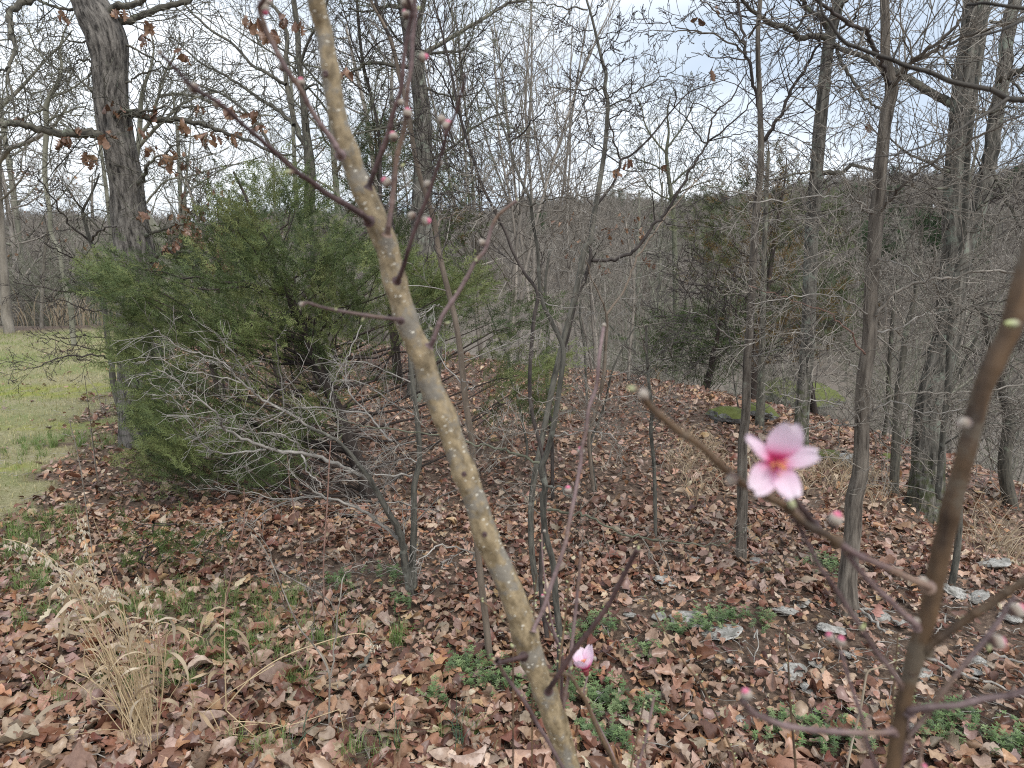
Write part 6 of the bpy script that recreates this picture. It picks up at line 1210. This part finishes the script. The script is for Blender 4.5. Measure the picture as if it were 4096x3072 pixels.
twig(pk, 'O 590,1320 600,1260 620,1130 650,980 660,830 690,550 712,320 720,200', .73, .72, 26, 20, 'purple_twig')
twig(pk, 'O 330,900 345,895 250,920 165,940', .66, .60, 34, 24, 'dark_peach')
twig(pk, 'O 150,925 160,950 230,1060 330,1190 420,1350 500,1480 600,1659', .62, .70, 26, 24, 'purple_twig')
twig(pk, 'O 480,1020 510,1020 600,1018 650,1028 700,1110 760,1210 830,1380 900,1520 975,1680', .72, .72, 20, 30, 'brown_peach')
for s_, D, k_, d_, w_ in (('B 338,545,62', .565, 'pink', (-.05, 1), 0), ('B 215,445,60', .54, 'pink', (.3, 1), 0), ('B 95,60,80', .52, 'pink', (.2, -1), 0), ('B 120,10,60', .52, 'pink', (.6, 1), 0), ('B 1045,752,74', .565, 'pink', (.1, 1), 0), ('B 952,905,66', .56, 'pink', (-.35, 1), 0), ('B 905,1208,74', .585, 'pink', (-.8, .7), 0), ('B 1272,795,66', .54, 'grey', (-.3, 1), 0), ('B 1308,835,80', .54, 'pink', (.35, 1), 0), ('B 1075,1432,62', .585, 'grey', (-.9, .25), 0), ('B 1165,1468,74', .585, 'pink', (1, .1), 0), ('B 262,1143,70', .53, 'green', (-1, .1), 0), ('B 1150,380,70', .56, 'pink', (1, .12), 0), ('B 1035,95,62', .555, 'pink', (-.35, 1), 0), ('B 1040,20,90', .54, 'grey', (-.2, 1), 0), ('B 1110,60,50', .55, 'green', (.7, .5), 0),
                           ('B 1540,1610,54', .61, 'grey', (-.6, .7), 0), ('B 1180,1225,62', .57, 'grey', (-.5, .6), 0), ('B 1010,1100,44', .58, 'green', (.7, .6), 0), ('B 1000,680,50', .555, 'grey', (.5, .4), 0), ('B 1262,1085,44', .56, 'grey', (.8, .4), 0), ('B 1010,595,30', .56, 'green', (.5, .8), 0), ('B 1770,1330,30', .60, 'green', (.7, .7), 0), ('A 1285,585,80', .47, 'grey', (-.8, .5), 0), ('A 1240,550,40', .46, 'pink', (-.7, .7), 0), ('A 1440,690,60', .49, 'pink', (.5, .7), 0), ('A 1060,350,34', .43, 'grey', (-.8, .6), 0), ('A 1130,420,30', .44, 'grey', (.2, .9), 0),
                           ('F 570,395,26', .59, 'green', (.1, 1), 0), ('F 750,460,36', .60, 'green', (-.5, -.6), 0), ('F 345,360,40', .58, 'grey', (-1, .1), 0), ('F 1305,485,46', .635, 'green', (.9, .35), 0), ('F 1205,525,30', .63, 'green', (-.6, .6), 0), ('F 1500,70,34', .61, 'green', (-.2, .9), 0), ('F 1365,280,24', .62, 'green', (-.5, .8), 0), ('G 535,1330,58', .715, 'pink', (.05, 1), 0), ('G 452,1590,56', .71, 'pink', (-.1, 1), 0), ('G 690,500,34', .72, 'grey', (0, 1), 0), ('O 1115,160,40', .60, 'green', (.1, 1), 0), ('O 1010,305,24', .61, 'green', (-.7, .6), 0), ('O 930,525,24', .65, 'green', (.6, .5), 0), ('O 255,825,44', .62, 'green', (-.5, .7), 0), ('O 655,980,36', .72, 'green', (.4, .9), 0), ('O 720,195,26', .72, 'grey', (0, 1), 0), ('O 320,1165,22', .65, 'green', (-.3, .9), 0), ('O 130,915,30', .60, 'green', (-.9, .4), 0), ('O 420,1290,18', .67, 'green', (-.8, .5), 0)):
    bud(pk, s_, D, k_, d_)
# shoots rising from behind the peach foot, one with the small side-on flower
random.seed(42)
def shoot_thing(label, s, D, w0, w1, mat, buds=()):
    P, r = peach_line(s, D, D, w0 * .6, w1 * .6, 5); b = P[0].copy(); gz_ = Hs(b[0], b[1]); e = empty('peach_shoot', (b[0], b[1], gz_), label, 'shoot')
    PP = np.vstack([[b[0], b[1], gz_ - .02], [b[0], b[1], (gz_ + b[2]) / 2], P]) if b[2] > gz_ + .02 else P; rr = np.concatenate([[r[0] * 1.2, r[0] * 1.1], r]) if len(PP) > len(P) else r
    S_ = PP; T = Tubes(); T.add(S_, rr, 8); T.build('stem', M[mat], e)
    for k in range(1, len(P) - 1, 2):
        L = random.uniform(.003, .006); o = bpy.data.objects.new('bud', BUD['green']); sd = random.choice((-1, 1)); d = Vector((sd * .8, random.uniform(-.4, .4), .7)).normalized(); o.location = [float(v) for v in (P[k] - np.array(tuple(e.location)))]; o.scale = (L, L, L); o.rotation_mode = 'QUATERNION'; o.rotation_quaternion = d.to_track_quat('Z', 'Y'); link(o, e)
    for bb in buds: bud(e, *bb)
    return e
fs = shoot_thing('thin peach shoot carrying the small pink flower seen from the side', 'O 960,1659 940,1560 860,1400 790,1260 745,1160 750,1110 765,1040 772,1000', 1.02, 13, 12, 'purple_twig')
flower(fs, 'O 755,985', 1.02, (-.18, .22, .95), [(165, .95, .9, 48, 0), (105, 1.05, 1, 40, 0), (35, 1.15, .8, 52, 0), (235, .85, .9, 40, 10), (310, .7, .8, 55, 0)], .030, 20)
bud(fs, 'O 815,912,34', 1.02, 'grey', (.2, 1))
shoot_thing('dotted brown shoot standing between the peach trunk and the pink flower', 'O 575,960 585,860 600,760 615,640 630,480 650,345', .98, 14, 12, 'brown_peach')
shoot_thing('reddish shoot rising left of the dotted brown shoot', 'O 595,920 580,860 560,780 530,690 505,560 480,400 460,200 455,60', 1.0, 18, 10, 'purple_twig', [('O 405,540,36', 1.0, 'grey', (0, 1)), ('O 462,485,30', 1.0, 'pink', (-.2, 1)), ('O 474,42,24', 1.0, 'grey', (.2, 1))])
shoot_thing('short pale budded shoot touching the peach trunk on its right side', 'O 395,700 400,600 405,500 420,340', .96, 13, 10, 'brown_peach')
shoot_thing('dark stem leaning left from the dotted brown shoot', 'O 598,900 570,830 530,740 490,660 470,600', .99, 18, 14, 'dark_peach')
shoot_thing('short brown twig poking out left of the peach trunk foot', 'O 260,730 225,685 160,620 90,550 28,500', .92, 13, 10, 'brown_peach')
shoot_thing('purplish shoot at bottom centre right of the peach trunk', 'O 1100,1700 1115,1640 1150,1520 1190,1350 1222,1170', .80, 22, 17, 'purple_twig')
shoot_thing('thin brown shoot just left of the purplish one at bottom centre', 'O 1055,1700 1062,1659 1085,1540 1115,1400 1140,1270 1156,1195', .98, 12, 10, 'brown_peach')
shoot_thing('long thin brown shoot slanting up left across the weeds', 'K 1455,1700 1448,1600 1430,1540 1370,1400 1300,1250 1240,1130 1150,1020 1060,880 990,760 940,660 900,590', 1.05, 16, 10, 'brown_peach')
shoot_thing('upright brown shoot standing in front of the largest white rock', 'L 290,1700 285,1600 268,1400 255,1250 245,1050 232,870 228,790', 1.15, 19, 10, 'brown_peach')
shoot_thing('pale green budded shoot left of the thick blurred stem', 'L 880,1450 885,1330 892,1200 905,1050 915,930 922,820', .9, 13, 10, 'brown_peach')

# --- second peach stem at right, very close
random.seed(43)
st_ = 'H 1990,-420,112 1930,-200,112 1870,0,112 1790,300,120 1740,520,130 1650,700,122 1560,900,115 1505,1080,116 1440,1350,115 1400,1500,112 L 1262,0,112 1230,150,105 1192,300,112 1155,480,108 1110,700,104 1060,850,104 1020,1000,96 970,1200,88 930,1400,84 890,1659,84'
P, r = peach_line(st_, .34, .42); foot = np.array([P[-1][0] - .04, P[-1][1] + .22, 0.]); foot[2] = Hs(foot[0], foot[1]) - .03
ex = smoothline([P[-1], (P[-1] + foot) / 2, foot], 8)[1:]; P = np.vstack([P, ex]); r = np.concatenate([r, np.linspace(r[-1], r[-1] * 1.5, len(ex))])
p2 = empty('peach_tree', foot + [0, 0, .03], 'thick blurred brown peach stem close at right, bearing the open pink blossom', 'tree')
n = 4 * len(r); rr = np.interp(np.linspace(0, 1, n), np.linspace(0, 1, len(r)), r); PP = np.stack([np.interp(np.linspace(0, 1, n), np.linspace(0, 1, len(r)), P[:, k]) for k in range(3)], 1)
rr = rr * (1 + .05 * np.array([noise.noise((0, 5, i * .13)) for i in range(n)])) * (1 + .13 * np.maximum(0, np.cos(np.arange(n) / 17.)) ** 8); T = Tubes(); T.add(PP, rr, 20); T.build('trunk', M['brown_peach'], p2)
tw = twig
tw(p2, 'L 1110,540 1100,530 1000,490 880,430 760,380 650,330 560,270 450,200 350,140 290,70', .385, .36, 46, 44, 'purple_twig')
tw(p2, 'M 1900,1420 1850,1330 1750,1210 1690,1140', .36, .345, 50, 40, 'dark_peach')
tw(p2, 'M 2133,1580 2000,1500 1850,1430 1700,1300 1600,1230 1500,1170 1250,1040 1130,950 1000,830 830,670 650,550 500,430 350,290 290,210', .36, .32, 50, 52, 'brown_peach')
tw(p2, 'L 1040,780 1030,770 950,700 870,620 760,520 680,430 620,350 560,280 520,250', .40, .365, 40, 34, 'purple_twig')
tw(p2, 'L 945,1145 930,1130 870,1040 780,930 700,800 600,650 520,530 430,400 370,280 320,190 280,120', .41, .36, 32, 30, 'purple_twig')
tw(p2, 'L 900,1432 880,1432 800,1440 650,1440 450,1430 300,1410 200,1390 100,1350 30,1320 -10,1285 -40,1240', .415, .38, 36, 40, 'purple_twig')
tw(p2, 'L 1090,930 1100,920 1180,850 1300,770 1400,700 1500,640 1600,570 1702,500 1800,420', .405, .37, 56, 50, 'brown_peach')
tw(p2, 'L 985,1480 1000,1450 1100,1330 1200,1190 1300,1060 1400,940 1480,840 1560,730 1610,650 1650,600', .415, .40, 32, 32, 'purple_twig')
tw(p2, 'L 990,1305 1010,1300 1150,1280 1300,1270 1450,1230 1600,1210 1702,1180 1800,1150', .41, .39, 44, 40, 'purple_twig')
tw(p2, 'L 800,1720 790,1659 740,1530 700,1350 640,1180 600,1050 570,940', .43, .41, 26, 24, 'purple_twig')
tw(p2, 'L 1015,1060 1005,1150 985,1300 960,1500 925,1700', .405, .425, 34, 40, 'purple_twig')
tw(p2, 'L 1045,1720 1050,1659 1065,1570 1080,1500', .43, .43, 26, 22, 'purple_twig')
for s_, D, k_, d_ in (('M 190,130,110', .32, 'green', (-1, .25)), ('M 290,190,120', .32, 'grey', (-.1, 1)), ('M 1130,990,120', .335, 'grey', (-.5, -.8)), ('M 1700,1225,150', .345, 'green', (-.35, .9)), ('N 485,250,90', .365, 'pink', (.3, 1)), ('N 452,915,56', .41, 'pink', (-.5, 1)), ('N 512,940,62', .41, 'pink', (.15, 1)), ('N 1400,945,92', .405, 'pink', (1, .12)), ('N 1355,970,56', .405, 'green', (-.2, -.4)), ('N 1512,765,92', .385, 'pink', (.8, .45)), ('H 1750,490,120', .33, 'green', (-.95, .1)), ('K 1525,1200,78', .38, 'pink', (-.45, 1)), ('L 1082,1659,52', .43, 'pink', (.1, 1)), ('L 1315,740,52', .395, 'green', (.3, 1)), ('L 605,310,56', .37, 'green', (0, 1)), ('L 1255,1110,40', .41, 'green', (.3, .8)), ('L 1235,1272,36', .41, 'green', (.3, .8)), ('L 1000,1450,44', .415, 'green', (0, -.9)), ('L 1078,1490,40', .43, 'green', (.1, 1)), ('L 700,790,54', .38, 'green', (.2, .5)), ('L 1075,505,70', .385, 'grey', (-.8, .5)), ('L 1040,750,50', .40, 'grey', (-.7, .5)), ('H 1430,1150,90', .355, 'grey', (-.6, -.1)), ('N 640,860,46', .38, 'green', (.2, .7))):
    bud(p2, s_, D, k_, d_)
flower(p2, 'M 1545,820', .325, (-.05, -1, .12), [(79, 1.12, .92, 14, 0), (148, 1.26, .36, 18, 30), (226, .98, .92, 12, 0), (294, .98, .76, 16, 0), (14, 1.0, .62, 14, -15)], .0186, 22)

# --- dark out-of-focus branch coming in from the upper right
random.seed(44)
P, r = peach_line('D 2100,700,40 1825,665,38 1720,655,36 1620,600,34 1500,575,33 1340,540,32 1200,480,30 1050,440,29 960,400,28 850,365,26 730,320,25 650,290,24 590,230,22 540,150,20 490,90,18 470,0,17 460,-80,15', 1.05, 1.0)
ob = empty('overhanging_branch', P[0], 'dark blurred branch sweeping in from the upper right corner', 'branch'); T = Tubes(); T.add(P, r, 12); T.build('stem', M['dark_branch'], ob)
for s_, a, b in (('D 1720,655 1700,665 1600,740 1470,810 1380,870 1250,930 1150,975 950,1030 850,1040 700,1080 620,1095', 22, 8), ('D 960,400 960,385 1020,270 1070,150 1120,90 1190,0 1220,-60', 10, 7), ('D 715,318 725,300 770,180 790,90 820,0', 12, 8), ('D 640,790 700,600 740,480 790,380', 6, 8), ('D 1600,600 1610,520 1640,430', 8, 5), ('D 1450,30 1500,30 1560,20 1700,40 1825,55 1950,60', 18, 26), ('D 1500,30 1420,130 1300,230 1200,290', 14, 5), ('D 1200,480 1220,400 1300,330 1400,250', 9, 5), ('D 480,60 420,120 300,190 150,250', 8, 4), ('D 480,0 485,-60', 10, 8), ('D 850,365 800,420 760,500 690,600', 7, 4), ('D 1825,130 1700,190 1560,230 1440,260', 24, 8)):
    P, r = peach_line(s_, 1.02, .98, a * .6, b * .6); T = Tubes(); T.add(P, r, 7); T.build('twig', M['dark_branch'], ob)
